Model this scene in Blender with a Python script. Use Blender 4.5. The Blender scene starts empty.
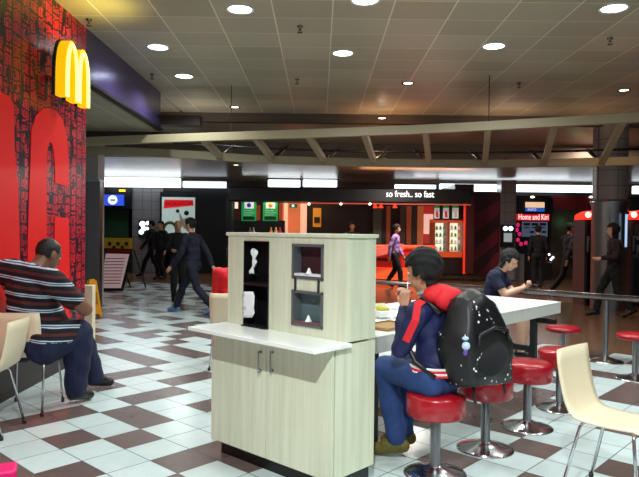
import bpy, bmesh, math, random
import numpy as np
from mathutils import Vector, Matrix, Euler, Quaternion
SC = bpy.context.scene
COL = SC.collection
PI = math.pi
# ------------------------------------------------------------------ camera, world, exposure
CAM_H, F, PITCH, ROLL = 1.468, 630.0, -0.01207, 0.01168
cf = Vector((0, math.cos(PITCH), math.sin(PITCH)))
cr0 = Vector((1, 0, 0)); cu0 = cr0.cross(cf)
cr = cr0 * math.cos(ROLL) + cu0 * math.sin(ROLL)
cu = -cr0 * math.sin(ROLL) + cu0 * math.cos(ROLL)
camd = bpy.data.cameras.new('camera'); cam = bpy.data.objects.new('camera', camd); COL.objects.link(cam)
camd.sensor_width = 36; camd.lens = F / 639 * 36; camd.clip_end = 200; camd.clip_start = .05
cam.matrix_world = Matrix(((cr.x, cu.x, -cf.x, 0), (cr.y, cu.y, -cf.y, 0), (cr.z, cu.z, -cf.z, CAM_H), (0, 0, 0, 1)))
SC.camera = cam
def ray(px, py):
    return cr * ((px - 319.5) / F) - cu * ((py - 238.5) / F) + cf
def at(px, py, Y):
    d = ray(px, py); d = d * (Y / d.y); return Vector((d.x, Y, CAM_H + d.z))
def on_z(px, py, z=0.0):
    d = ray(px, py); d = d * ((z - CAM_H) / d.z); return Vector((d.x, d.y, z))
W = bpy.data.worlds.new('world'); SC.world = W; W.use_nodes = True
bg = W.node_tree.nodes['Background']; bg.inputs[0].default_value = (.72, .86, 1, 1); bg.inputs[1].default_value = .34
SC.view_settings.view_transform = 'Standard'; SC.view_settings.look = 'None'; SC.view_settings.gamma = 1
SC.view_settings.use_curve_mapping = False; SC.view_settings.exposure = 0.0
SC.cycles.use_denoising = True; SC.cycles.max_bounces = 6; SC.cycles.sample_clamp_indirect = 4
CEIL, LOWC = 3.73, 3.17
def light(kind, name, loc, power, size=.2, col=(1, 1, 1), rot=(0, 0, 0), spread=None, shape='DISK', sy=None):
    l = bpy.data.lights.new(name, kind); l.energy = power; l.color = col
    o = bpy.data.objects.new(name, l); o.location = loc; o.rotation_euler = rot; COL.objects.link(o)
    if kind == 'AREA':
        l.shape = shape; l.size = size
        if sy: l.size_y = sy
        if spread: l.spread = spread
    elif kind == 'SPOT':
        l.shadow_soft_size = size; l.spot_size = spread or 2; l.spot_blend = .8
    else: l.shadow_soft_size = size
    return o
COOL, WARM = (.93, 1, .97), (1, .62, .32)
# ceiling downlights: the ones above and behind the viewer (no fitting in view) ...
for (x, y, p) in ((-.1, .1, 270), (2.6, 1.6, 50), (-2.0, 1.9, 20), (.9, 3.9, 14), (-1.2, 4.3, 10), (3.9, 4.2, 44), (-2.2, -1.5, 14), (1.8, -2.0, 40)):
    light('AREA', 'downlight_lamp', (x, y, CEIL - .03), p, .16, COOL, spread=2.4)
# ... and the ones whose fittings the photo shows: big (px, py, depth, power)
BIG = [(240, 9, 30), (184, 76, 34), (158, 47, 26), (343, 53, 36), (365, 0, 26), (494, 46, 44), (614, 8, 44)]
SMALL = [(235, 107, 8), (382, 118, 14), (408, 83, 14), (624, 90, 14)]
# ------------------------------------------------------------------ materials
def lin(c):
    return tuple(((v / 255) / 12.92 if v / 255 <= .04045 else ((v / 255 + .055) / 1.055) ** 2.4) for v in c)
class N:
    def __init__(s, name):
        s.m = bpy.data.materials.new(name); s.m.use_nodes = True; s.t = s.m.node_tree
        s.b = s.t.nodes['Principled BSDF']; s.x = s.t.nodes.new('ShaderNodeTexCoord')
    def n(s, k, **kw):
        o = s.t.nodes.new('ShaderNode' + k)
        for a, v in kw.items(): setattr(o, a, v)
        return o
    def l(s, a, b): s.t.links.new(a, b)
    def val(s, x):
        return x
    def math(s, op, a, b=None, c=None):
        o = s.n('Math', operation=op)
        for i, v in enumerate((a, b, c)):
            if v is None: continue
            if isinstance(v, (int, float)): o.inputs[i].default_value = v
            else: s.l(v, o.inputs[i])
        return o.outputs[0]
    def mix(s, fac, a, b):
        o = s.n('Mix', data_type='RGBA')
        for i, v in ((0, fac), (6, a), (7, b)):
            if isinstance(v, (int, float)): o.inputs[i].default_value = v
            elif isinstance(v, tuple): o.inputs[i].default_value = (*v[:3], 1)
            else: s.l(v, o.inputs[i])
        return o.outputs[2]
    def noise(s, scale, detail=3, vec=None, rough=.5):
        o = s.n('TexNoise'); o.inputs['Scale'].default_value = scale; o.inputs['Detail'].default_value = detail
        o.inputs['Roughness'].default_value = rough
        s.l(vec if vec is not None else s.x.outputs['Object'], o.inputs['Vector']); return o.outputs[0]
    def mapv(s, sc=(1, 1, 1), rot=(0, 0, 0), loc=(0, 0, 0)):
        o = s.n('Mapping'); o.inputs['Scale'].default_value = sc; o.inputs['Rotation'].default_value = rot; o.inputs['Location'].default_value = loc
        s.l(s.x.outputs['Object'], o.inputs[0]); return o.outputs[0]
    def sep(s, v=None):
        o = s.n('SeparateXYZ'); s.l(v if v is not None else s.x.outputs['Object'], o.inputs[0]); return o.outputs
def mat(name, c, rough=.5, metal=0., vary=.12, scale=14, emit=0, ecol=None, alpha=1, trans=0, coat=0, stretch=None):
    k = N(name); c = lin(c)
    k.b.inputs['Roughness'].default_value = rough; k.b.inputs['Metallic'].default_value = metal
    vec = k.mapv(stretch) if stretch else None
    f = k.noise(scale, 4, vec)
    lo = tuple(v * (1 - vary) for v in c); hi = tuple(min(1, v * (1 + vary)) for v in c)
    k.l(k.mix(f, lo, hi), k.b.inputs['Base Color'])
    if emit:
        k.b.inputs['Emission Color'].default_value = (*(lin(ecol) if ecol else c), 1); k.b.inputs['Emission Strength'].default_value = emit
    if coat: k.b.inputs['Coat Weight'].default_value = coat
    if trans: k.b.inputs['Transmission Weight'].default_value = trans
    if alpha < 1: k.b.inputs['Alpha'].default_value = alpha
    return k.m
M = {}
M['chrome'] = mat('chrome', (200, 200, 205), .18, 1, .05)
M['steel'] = mat('brushed_steel', (150, 152, 155), .32, 1, .12, 40, stretch=(1, 1, .05))
M['dark_steel'] = mat('dark_steel', (108, 98, 96), .26, .9, .2, 6)
M['black'] = mat('black', (14, 14, 18), .4)
M['black_cloth'] = mat('black_cloth', (12, 12, 20), .85)
M['dark_metal'] = mat('dark_painted_metal', (48, 54, 56), .45, .4)
M['red_vinyl'] = mat('red_vinyl', (160, 12, 30), .28, 0, .08, 6, coat=.3)
M['white_top'] = mat('white_laminate', (238, 242, 240), .25, 0, .02, coat=.2)
M['grey_lam'] = mat('grey_laminate', (150, 170, 172), .4)
M['paper'] = mat('paper', (240, 244, 246), .8, 0, .04)
M['cream'] = mat('cream_plywood', (232, 218, 188), .35, 0, .05, 9, stretch=(1, 1, .1), coat=.15)
M['ply_edge'] = mat('plywood_edge', (176, 150, 96), .5)
M['skin'] = mat('skin', (196, 140, 110), .5, 0, .06)
M['skin_dark'] = mat('brown_skin', (132, 88, 68), .42, 0, .08)
M['skin_pale'] = mat('pale_skin', (222, 176, 150), .5, 0, .06)
M['hair'] = mat('black_hair', (7, 7, 10), .8, 0, .4, 60, stretch=(1, 1, .2))
M['denim'] = mat('denim', (30, 58, 112), .8, 0, .3, 30)
M['denim_dark'] = mat('dark_denim', (18, 28, 62), .8, 0, .3, 30)
M['navy'] = mat('navy_cloth', (14, 22, 52), .8, 0, .2, 20)
M['blue_jacket'] = mat('blue_jacket_cloth', (14, 22, 74), .6, 0, .25, 12)
M['red_cloth'] = mat('red_cloth', (214, 20, 36), .7, 0, .12, 20)
M['charcoal'] = mat('charcoal_cloth', (26, 26, 34), .8)
M['purple'] = mat('purple_cloth', (176, 136, 200), .75)
M['yellow'] = mat('yellow_plastic', (224, 146, 10), .4)
M['white_p'] = mat('white_plastic', (225, 228, 230), .4)
M['lamp'] = mat('lamp_lens', (255, 255, 255), .3, 0, 0, emit=14, ecol=(236, 255, 250))
M['lamp_small'] = mat('small_lamp_lens', (255, 255, 255), .3, 0, 0, emit=5, ecol=(255, 244, 225))
M['strip'] = mat('tube_diffuser', (255, 255, 255), .3, 0, 0, emit=2.6, ecol=(232, 246, 255))
M['strip_dim'] = mat('dim_tube_diffuser', (255, 255, 255), .3, 0, 0, emit=1.3, ecol=(225, 238, 255))
def lam():
    k = N('pale_wood_laminate'); v = k.mapv((26, 26, 1.2))
    a = k.noise(1, 5, v, .65); b = k.noise(3, 2)
    r = k.n('ValToRGB'); r.color_ramp.elements[0].position = .32; r.color_ramp.elements[1].position = .66
    r.color_ramp.elements[0].color = (*lin((198, 204, 176)), 1); r.color_ramp.elements[1].color = (*lin((220, 224, 202)), 1)
    k.l(a, r.inputs[0]); k.l(k.mix(k.math('MULTIPLY', b, .35), r.outputs[0], lin((196, 204, 178))), k.b.inputs['Base Color'])
    k.b.inputs['Roughness'].default_value = .42; return k.m
M['laminate'] = lam()
def tile(name, c1, c2, rough, grout):
    k = N(name); s = k.sep()
    def line(o, off=0):
        f = k.math('FRACT', k.math('DIVIDE', o, .3)); a = k.math('LESS_THAN', f, .012); b = k.math('GREATER_THAN', f, .988)
        return k.math('MAXIMUM', a, b)
    g = k.math('MAXIMUM', line(s[0]), line(s[1]))
    cellv = k.n('CombineXYZ'); k.l(k.math('FLOOR', k.math('DIVIDE', s[0], .3)), cellv.inputs[0]); k.l(k.math('FLOOR', k.math('DIVIDE', s[1], .3)), cellv.inputs[1])
    wn = k.n('TexWhiteNoise'); k.l(cellv.outputs[0], wn.inputs[0])
    f = k.math('ADD', k.math('MULTIPLY', k.noise(9, 5), .6), k.math('MULTIPLY', wn.outputs[0], .4))
    k.l(k.mix(g, k.mix(f, lin(c1), lin(c2)), lin(grout)), k.b.inputs['Base Color'])
    k.l(k.math('ADD', k.math('MULTIPLY', g, .4), rough), k.b.inputs['Roughness']); return k.m
M['tile_light'] = tile('pale_floor_tile', (182, 198, 201), (210, 222, 222), .22, (70, 78, 84))
M['tile_dark'] = tile('brown_floor_tile', (84, 69, 67), (114, 96, 92), .26, (40, 38, 42))
def terr():
    k = N('brown_polished_floor'); f = k.noise(2.2, 6); g = k.noise(40, 2)
    k.l(k.mix(g, k.mix(f, lin((70, 44, 34)), lin((150, 112, 84))), lin((120, 90, 70))), k.b.inputs['Base Color'])
    k.b.inputs['Roughness'].default_value = .2; return k.m
M['terrazzo'] = terr()
def ceil():
    k = N('perforated_ceiling_panel'); s = k.sep()
    def line(o, p, off, w):
        f = k.math('FRACT', k.math('DIVIDE', k.math('SUBTRACT', o, off), p)); return k.math('LESS_THAN', f, w)
    g = k.math('MAXIMUM', line(s[0], .61, .1, .022), line(s[1], .53, 6.73, .018))
    c = k.n('CombineXYZ'); k.l(k.math('FLOOR', k.math('DIVIDE', k.math('SUBTRACT', s[0], .1), .61)), c.inputs[0]); k.l(k.math('FLOOR', k.math('DIVIDE', k.math('SUBTRACT', s[1], 6.73), .53)), c.inputs[1])
    wn = k.n('TexWhiteNoise'); k.l(c.outputs[0], wn.inputs[0])
    col = k.mix(wn.outputs[0], lin((168, 163, 142)), lin((196, 190, 168)))
    col = k.mix(k.math('MULTIPLY', k.noise(90, 1), .3), col, lin((130, 124, 110)))
    k.l(k.mix(g, col, lin((232, 226, 206))), k.b.inputs['Base Color'])
    k.b.inputs['Roughness'].default_value = .32; k.b.inputs['Metallic'].default_value = .18
    return k.m
M['ceiling'] = ceil()
def ceil2():
    k = N('metal_strip_ceiling'); v = k.mapv((1, 8, 1)); f = k.noise(1.2, 3, v)
    s = k.sep(); g = k.math('LESS_THAN', k.math('FRACT', k.math('DIVIDE', s[1], .3)), .06)
    k.l(k.mix(g, k.mix(f, lin((140, 124, 106)), lin((186, 172, 154))), lin((40, 34, 30))), k.b.inputs['Base Color'])
    k.b.inputs['Roughness'].default_value = .3; k.b.inputs['Metallic'].default_value = .35; return k.m
M['ceiling_metal'] = ceil2()
M['beam'] = mat('painted_beam', (160, 148, 120), .5, 0, .06, 3)
M['brown_dark'] = mat('dark_brown_fascia', (52, 38, 32), .4, .2, .2, 2)
M['violet'] = mat('dark_violet_gloss', (78, 66, 120), .22, .4, .1, 2)
def mural():
    k = N('red_black_lettered_mural')
    # brick-like rows of small letters: rounded cells outlined in black, split into runs
    v = k.mapv((1, 1, 1)); s = k.sep()
    vo = k.n('TexVoronoi', feature='DISTANCE_TO_EDGE'); vo.inputs['Scale'].default_value = 13; vo.inputs['Randomness'].default_value = .4
    k.l(k.mapv((1, 1.5, .75)), vo.inputs['Vector'])
    ed = k.math('LESS_THAN', vo.outputs[0], .09)
    ring = k.math('MULTIPLY', k.math('GREATER_THAN', vo.outputs[0], .24), k.math('LESS_THAN', vo.outputs[0], .31))
    blk = k.math('GREATER_THAN', k.noise(5.5, 3, k.mapv((1, 1.6, .8))), .585)
    brick = k.n('TexBrick'); brick.inputs['Scale'].default_value = 1; brick.inputs['Mortar Size'].default_value = .012
    brick.inputs['Brick Width'].default_value = .30; brick.inputs['Row Height'].default_value = .16
    c = k.n('CombineXYZ'); k.l(s[2], c.inputs[0]); k.l(s[1], c.inputs[1]); k.l(c.outputs[0], brick.inputs['Vector'])
    dark = k.math('MAXIMUM', k.math('MAXIMUM', ed, ring), k.math('MAXIMUM', blk, brick.outputs['Fac']))
    red = k.mix(k.noise(3), lin((196, 22, 40)), lin((236, 40, 62)))
    k.l(k.mix(dark, red, lin((20, 14, 34))), k.b.inputs['Base Color'])
    k.b.inputs['Roughness'].default_value = .3; return k.m
M['mural'] = mural()
M['letter_red'] = mat('bright_red_paint', (238, 22, 24), .4, 0, .05, 3)
def walltile():
    k = N('grey_wall_tile'); s = k.sep()
    def line(o, p, w): return k.math('LESS_THAN', k.math('FRACT', k.math('DIVIDE', o, p)), w)
    g = k.math('MAXIMUM', line(s[0], .3, .05), line(s[2], .3, .05))
    k.l(k.mix(g, k.mix(k.noise(2), lin((126, 122, 126)), lin((150, 146, 148))), lin((88, 86, 92))), k.b.inputs['Base Color'])
    k.b.inputs['Roughness'].default_value = .35; return k.m
M['wall_tile'] = walltile()
def stripes():
    k = N('striped_knit'); s = k.sep()
    h = k.math('ADD', s[2], k.math('MULTIPLY', s[0], .13))
    f = k.math('FRACT', k.math('DIVIDE', h, .115))
    w = k.math('MAXIMUM', k.math('MULTIPLY', k.math('GREATER_THAN', f, .12), k.math('LESS_THAN', f, .20)), k.math('MULTIPLY', k.math('GREATER_THAN', f, .26), k.math('LESS_THAN', f, .34)))
    r = k.math('MULTIPLY', k.math('GREATER_THAN', f, .62), k.math('LESS_THAN', f, .82))
    c = k.mix(r, lin((8, 9, 22)), lin((84, 26, 28)))
    k.l(k.mix(w, c, lin((190, 206, 226))), k.b.inputs['Base Color']); k.b.inputs['Roughness'].default_value = .85; return k.m
M['stripe'] = stripes()
def specks():
    k = N('black_nylon_with_white_specks'); v = k.n('TexVoronoi'); v.inputs['Scale'].default_value = 34; k.l(k.x.outputs['Object'], v.inputs['Vector'])
    f = k.math('MULTIPLY', k.math('LESS_THAN', v.outputs[0], .26), k.math('GREATER_THAN', k.noise(7, 1), .56))
    k.l(k.mix(f, lin((12, 12, 18)), lin((225, 230, 235))), k.b.inputs['Base Color']); k.b.inputs['Roughness'].default_value = .45; return k.m
M['bag_speck'] = specks()
def glow(name, c, e): return mat(name, c, .5, 0, .06, 8, emit=e)
# ------------------------------------------------------------------ geometry helpers
class MB:
    def __init__(s): s.b = bmesh.new()
    def _add(s, bm2, mi=0):
        me = bpy.data.meshes.new('t'); bm2.to_mesh(me); bm2.free()
        n = len(s.b.faces); s.b.from_mesh(me); bpy.data.meshes.remove(me)
        s.b.faces.ensure_lookup_table()
        for f in s.b.faces[n:]: f.material_index = mi
        return s
    def box(s, c, d, rz=0, bev=0, mi=0, rot=None):
        b = bmesh.new(); bmesh.ops.create_cube(b, size=1)
        bmesh.ops.scale(b, vec=Vector(d), verts=b.verts)
        if bev: bmesh.ops.bevel(b, geom=b.edges[:], offset=bev, segments=2, affect='EDGES', profile=.5)
        R = Euler(rot).to_matrix().to_4x4() if rot else Matrix.Rotation(rz, 4, 'Z')
        bmesh.ops.transform(b, matrix=Matrix.Translation(Vector(c)) @ R, verts=b.verts); return s._add(b, mi)
    def tube(s, pts, r, seg=8, mi=0, cap=True):
        b = bmesh.new(); P = [Vector(p) for p in pts]; rings = []
        up = Vector((0, 0, 1)); prev = None
        for i, p in enumerate(P):
            t = (P[min(i + 1, len(P) - 1)] - P[max(i - 1, 0)]).normalized()
            if prev is None:
                a = t.orthogonal().normalized()
            else:
                a = (prev - t * prev.dot(t)); a = a.normalized() if a.length > 1e-6 else t.orthogonal().normalized()
            prev = a; c = t.cross(a); rr = r[i] if isinstance(r, (list, tuple)) else r
            rings.append([b.verts.new(p + (a * math.cos(2 * PI * k / seg) + c * math.sin(2 * PI * k / seg)) * rr) for k in range(seg)])
        for i in range(len(rings) - 1):
            for k in range(seg): b.faces.new((rings[i][k], rings[i][(k + 1) % seg], rings[i + 1][(k + 1) % seg], rings[i + 1][k])).smooth = True
        if cap: b.faces.new(rings[0][::-1]); b.faces.new(rings[-1])
        return s._add(b, mi)
    def lathe(s, prof, c=(0, 0, 0), seg=32, mi=0, mtx=None, smooth=True):
        b = bmesh.new(); rings = []
        for (r, z) in prof:
            if r < 1e-5: rings.append([b.verts.new((0, 0, z))])
            else: rings.append([b.verts.new((r * math.cos(2 * PI * k / seg), r * math.sin(2 * PI * k / seg), z)) for k in range(seg)])
        for A, B in zip(rings, rings[1:]):
            if len(A) == 1 and len(B) == 1: continue
            for k in range(seg):
                k2 = (k + 1) % seg
                if len(A) == 1: f = b.faces.new((A[0], B[k2], B[k]))
                elif len(B) == 1: f = b.faces.new((A[k], A[k2], B[0]))
                else: f = b.faces.new((A[k], A[k2], B[k2], B[k]))
                f.smooth = smooth
        m = Matrix.Translation(Vector(c)) @ (mtx.to_4x4() if mtx else Matrix())
        bmesh.ops.recalc_face_normals(b, faces=b.faces); bmesh.ops.transform(b, matrix=m, verts=b.verts); return s._add(b, mi)
    def prism(s, poly, vec, mi=0):
        """3-D polygon extruded along vec"""
        b = bmesh.new(); vec = Vector(vec); A = [b.verts.new(Vector(p)) for p in poly]; B = [b.verts.new(Vector(p) + vec) for p in poly]
        b.faces.new(A); b.faces.new(B[::-1]); n = len(A)
        for i in range(n): b.faces.new((A[i], B[i], B[(i + 1) % n], A[(i + 1) % n]))
        bmesh.ops.recalc_face_normals(b, faces=b.faces); return s._add(b, mi)
    def ribbon(s, L, Rr, vec, mi=0):
        """strip between two point lists, extruded along vec"""
        b = bmesh.new(); vec = Vector(vec)
        V = [[b.verts.new(Vector(p)) for p in L], [b.verts.new(Vector(p)) for p in Rr], [b.verts.new(Vector(p) + vec) for p in L], [b.verts.new(Vector(p) + vec) for p in Rr]]
        for i in range(len(L) - 1):
            b.faces.new((V[0][i], V[1][i], V[1][i + 1], V[0][i + 1])); b.faces.new((V[2][i], V[2][i + 1], V[3][i + 1], V[3][i]))
            b.faces.new((V[0][i], V[0][i + 1], V[2][i + 1], V[2][i])); b.faces.new((V[1][i], V[3][i], V[3][i + 1], V[1][i + 1]))
        for i in (0, -1): b.faces.new((V[0][i], V[2][i], V[3][i], V[1][i]))
        bmesh.ops.recalc_face_normals(b, faces=b.faces); return s._add(b, mi)
    def ell(s, c, r, rot=None, seg=20, mi=0, smooth=True):
        b = bmesh.new(); bmesh.ops.create_uvsphere(b, u_segments=seg, v_segments=seg // 2 + 2, radius=1)
        m = Matrix.Translation(Vector(c)) @ (rot.to_4x4() if rot is not None else Matrix()) @ Matrix.Diagonal((*r, 1))
        bmesh.ops.transform(b, matrix=m, verts=b.verts)
        for f in b.faces: f.smooth = smooth
        return s._add(b, mi)
    def sheet(s, grid, thick, mi=0):
        """closed shell from a grid of points, thickened along its normals"""
        b = bmesh.new(); V = [[b.verts.new(Vector(p)) for p in row] for row in grid]
        for i in range(len(V) - 1):
            for j in range(len(V[0]) - 1): b.faces.new((V[i][j], V[i][j + 1], V[i + 1][j + 1], V[i + 1][j])).smooth = True
        b.normal_update(); bmesh.ops.solidify(b, geom=b.faces[:], thickness=thick); return s._add(b, mi)
    def build(s, name, m, parent=None, world=False):
        me = bpy.data.meshes.new(name)
        if world and parent is not None: bmesh.ops.transform(s.b, matrix=WM[parent].inverted(), verts=s.b.verts)
        s.b.to_mesh(me); s.b.free()
        for q in (m if isinstance(m, (list, tuple)) else [m]): me.materials.append(q)
        o = bpy.data.objects.new(name, me); COL.objects.link(o)
        if parent is not None: o.parent = parent; WM[o] = WM.get(parent, Matrix())
        return o
WM = {}
def thing(name, label, cat, loc=(0, 0, 0), rz=0, group=None):
    o = bpy.data.objects.new(name, None); COL.objects.link(o); o.location = loc; o.rotation_euler = (0, 0, rz); o.empty_display_size = .1
    WM[o] = Matrix.Translation(Vector(loc)) @ Matrix.Rotation(rz, 4, 'Z')
    o['label'] = label; o['category'] = cat
    if group: o['group'] = group
    return o
def tag(o, label, cat, group=None, kind=None):
    o['label'] = label; o['category'] = cat
    if group: o['group'] = group
    if kind: o['kind'] = kind
    return o
def struct(o): o['kind'] = 'structure'; return o
def dup(root, loc, rz, label, group=None):
    r = root.copy(); COL.objects.link(r); r.location = loc; r.rotation_euler = (0, 0, rz); r['label'] = label
    if group: r['group'] = group
    for ch in list(root.children):
        c = ch.copy(); COL.objects.link(c); c.parent = r
        for g in ch.children:
            d = g.copy(); COL.objects.link(d); d.parent = c
    return r
def pbox(mb, x0, y0, x1, y1, Y, depth, mi=0, bev=0):
    """upright box facing the viewer's side, its front face at depth Y"""
    a = at(x0, y0, Y); c = at(x1, y1, Y)
    a, c = Vector((min(a.x, c.x), 0, min(a.z, c.z))), Vector((max(a.x, c.x), 0, max(a.z, c.z)))
    return mb.box(((a.x + c.x) / 2, Y + depth / 2, (a.z + c.z) / 2), (c.x - a.x, depth, c.z - a.z), bev=bev, mi=mi)
def text(body, size, ext, loc, rot, m, name, parent=None, xs=1):
    cu_ = bpy.data.curves.new('t', 'FONT'); cu_.body = body; cu_.size = size; cu_.extrude = ext; cu_.align_x = 'CENTER'; cu_.align_y = 'CENTER'; cu_.resolution_u = 3
    t = bpy.data.objects.new('t', cu_); COL.objects.link(t); bpy.context.view_layer.update()
    me = bpy.data.meshes.new_from_object(t.evaluated_get(bpy.context.evaluated_depsgraph_get())); bpy.data.objects.remove(t)
    mtx = Matrix.Translation(Vector(loc)) @ Euler(rot).to_matrix().to_4x4() @ Matrix.Diagonal((xs, 1, 1, 1))
    if parent is not None: mtx = WM[parent].inverted() @ mtx
    me.transform(mtx); me.materials.clear(); me.materials.append(m)
    o = bpy.data.objects.new(name, me); COL.objects.link(o)
    if parent is not None: o.parent = parent
    return o
# ------------------------------------------------------------------ floor
YAW = 0.82734; gx0, gy0 = -6.3681, -14.5632
ui = Vector((math.cos(YAW), math.sin(YAW), 0)); vn = Vector((-math.sin(YAW), math.cos(YAW), 0))     # tile axes (i grows right-away, n left-away)
DARK = {(0,0),(1,1),(2,-1),(2,0),(3,-2),(4,-2),(4,0),(5,-3),(6,-3),(-1,2),(1,3),(2,3),(0,-2),(-1,-2),(3,-4),(5,-5),(6,-6),(6,-7),(7,8),(8,7),(8,6),(5,7),(5,9),(7,10),(16,7),(14,8),(15,8),(20,5),(15,-2),(12,0),(13,0),(8,-7),(8,-6),(1,-2),(4,-5),(9,6)}
random.seed(11)
org = -(ui * (gx0 * .3)) - (vn * (gy0 * .3))        # world position of grid origin (i=0, n=0)
fb = bmesh.new(); cache = {}
def gv(i, n):
    if (i, n) not in cache: cache[(i, n)] = fb.verts.new((i * .3, n * .3, 0))
    return cache[(i, n)]
for i in range(-30, 70):
    for n in range(-30, 75):
        w = org + ui * ((i + .5) * .3) + vn * ((n + .5) * .3)
        if not (-13 < w.x < 13 and -4 < w.y < 23.5): continue
        f = fb.faces.new((gv(i, n), gv(i + 1, n), gv(i + 1, n + 1), gv(i, n + 1)))
        j = -n - 1; u = w.dot(ui)
        known = -2 <= i <= 8 and -8 <= j <= 10
        d = (i, j) in DARK
        if not d and not (-1 <= i <= 7 and -7 <= j <= 3) and not (3 <= i <= 9 and 6 <= j <= 10):
            d = (hash((i * 7919 + j * 104729) % 9973) % 100) < (58 if (i + j) % 2 == 0 else 26)
        f.material_index = 2 if ((w.x > -.4 and u > 8.35) or w.y > 17.2) else (1 if d else 0)
fm = bpy.data.meshes.new('floor'); fb.to_mesh(fm); fb.free()
for q in ('tile_light', 'tile_dark', 'terrazzo'): fm.materials.append(M[q])
fl = bpy.data.objects.new('floor', fm); COL.objects.link(fl); fl.location = org; fl.rotation_euler = (0, 0, YAW); struct(fl)
# ------------------------------------------------------------------ room shell
XW = -2.66
def slab(name, x0, x1, y0, y1, z0, z1, m):
    return struct(MB().box(((x0 + x1) / 2, (y0 + y1) / 2, (z0 + z1) / 2), (x1 - x0, y1 - y0, z1 - z0)).build(name, m))
slab('ceiling', XW - .0, 12, -4, 12.2, CEIL, CEIL + .1, M['ceiling'])
slab('ceiling', -10.6, XW - .06, 10.4, 12.2, CEIL, CEIL + .1, M['ceiling'])
slab('ceiling', XW - 8, 12, 12.2, 19.5, 3.55, 3.65, M['ceiling_metal'])
slab('ceiling', -10, 12, 15.0, 23, LOWC, LOWC + .1, M['ceiling_metal'])
slab('ceiling', -10.6, XW - .06, 7.2, 10.5, 3.08, 3.18, M['ceiling'])
slab('trim_7', -10.6, XW - .06, 10.46, 10.52, 3.08, CEIL, M['brown_dark'])
slab('wall_side', -10.8, -10.6, -4, 23, 0, CEIL + .1, M['brown_dark'])
slab('trim_1', -10, 12, 12.2, 12.3, 3.55, CEIL + .1, mat('brown_fascia', (92, 80, 70), .4, .1))
slab('trim_2', -10, 12, 14.9, 15.0, LOWC, 3.6, mat('tan_fascia', (120, 106, 90), .4, .1, .15, 2))
slab('trim_3', -10, 12, 21.9, 22.0, 2.78, LOWC, M['brown_dark'])
slab('wall_back', -13, 13, 22.2, 22.4, 0, 3.2, mat('dark_back_wall', (30, 26, 28), .5))
slab('wall_left', XW - .2, XW, -4, 7.15, 0, CEIL, M['mural'])
slab('shaded_baseboard_left', XW, XW + .02, -4, 7.15, 0, .34, mat('shade_dark_skirting', (34, 24, 26), .5))  # strip at the wall foot, dark colour stands for shade under the chairs
slab('wall_right', 12.0, 12.2, -4, 23, 0, CEIL, mat('right_wall', (70, 60, 56), .5))
# violet bulkhead that carries on from the mural wall
struct(MB().box((XW - .03, 8.82, 3.42), (.06, 3.3, .62)).build('trim_4', M['violet']))
struct(MB().box((XW - .01, 8.82, 3.12), (.1, 3.34, .03)).build('trim_5', M['black']))
struct(MB().box((XW + .2, 10.6, 3.28), (.9, .25, .16)).box((-5.5, 10.6, 3.0), (6, .2, .16)).build('trim_6', M['brown_dark']))
# big bright letters painted on the mural: outlines in the wall plane (y, z) from the photo
def wy(px): return 630 * 2.655 / (319.5 - px)
def wp(px, py):
    d = ray(px, py); d = d * (XW / d.x); return Vector((XW + .001, d.y, CAM_H + d.z))
def letter(pts, name):
    MB().prism([wp(*p) for p in pts], (.006, 0, 0)).build(name, M['letter_red'], WALLT)
WALLT = [o for o in bpy.data.objects if o.name == 'wall_left'][0]; WM[WALLT] = Matrix.Translation(WALLT.location)
MB().prism([wp(x, y) for x, y in ((-60, 60), (-14, 72), (0, 92), (8, 96), (13, 104), (14, 150), (17, 185), (19, 240), (20, 300), (20, 420), (-60, 520))], (.006, 0, 0)).build('mural_letter', M['letter_red'], WALLT)
ring_o = [(27, 420), (27, 240), (29, 180), (31, 130), (35, 116), (41, 110), (48, 108), (56, 111), (62, 120), (66, 134), (68, 160), (68, 187)]
ring_i = [(46, 400), (46, 240), (46, 190), (46.5, 160), (47, 147), (48, 144), (50, 142), (51.5, 144), (53, 150), (54, 160), (54.5, 170), (54.5, 183)]
MB().ribbon([wp(*p) for p in ring_o], [wp(*p) for p in ring_i], (.006, 0, 0)).build('mural_letter', M['letter_red'], WALLT)
MB().prism([wp(x, y) for x, y in ((54, 217), (68, 218), (69, 250), (69, 380), (54, 400))], (.006, 0, 0)).build('mural_letter', M['letter_red'], WALLT)
# ------------------------------------------------------------------ glowing arch letter on the wall
yel = glow('glowing_yellow_acrylic', (244, 186, 6), .85)
core = glow('glowing_pale_acrylic', (255, 248, 140), 1.5)
sg = thing('letter_sign', 'glowing yellow double-arch letter mounted high on the red lettered wall', 'sign', (XW, 6.2, 2.72))
def arch(y0, w, h, t, X, ext, mb):
    L, R_ = [], []
    for i in range(25):
        a = PI * i / 24
        ex = .55
        yy = -math.cos(a); zz = math.sin(a) ** ex
        L.append((X, y0 + w / 2 + yy * w / 2, 2.72 + zz * h)); R_.append((X, y0 + w / 2 + yy * (w / 2 - t), 2.72 + max(0, zz * h - t * .55 * math.sin(a))))
    mb.ribbon(L, R_, (ext, 0, 0))
mb = MB(); arch(5.96, .35, .56, .10, XW + .15, .09, mb); arch(6.26, .35, .56, .10, XW + .15, .09, mb); mb.build('arch_body', yel, sg, True)
mb = MB(); arch(5.985, .30, .535, .062, XW + .24, .012, mb); arch(6.285, .30, .535, .062, XW + .24, .012, mb); mb.build('arch_face', core, sg, True)
mb = MB(); arch(5.95, .37, .575, .12, XW + .12, .03, mb); arch(6.25, .37, .575, .12, XW + .12, .03, mb); mb.build('backing', M['dark_metal'], sg, True)
MB().box((XW + .065, 6.28, 2.95), (.13, .05, .05)).build('wall_bracket', M['dark_metal'], sg, True)
light('SPOT', 'arch_sign_glow', (XW + .45, 6.35, 3.22), 30, .1, (1, .8, .14), rot=(PI, -.35, 0), spread=2.5)
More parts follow.
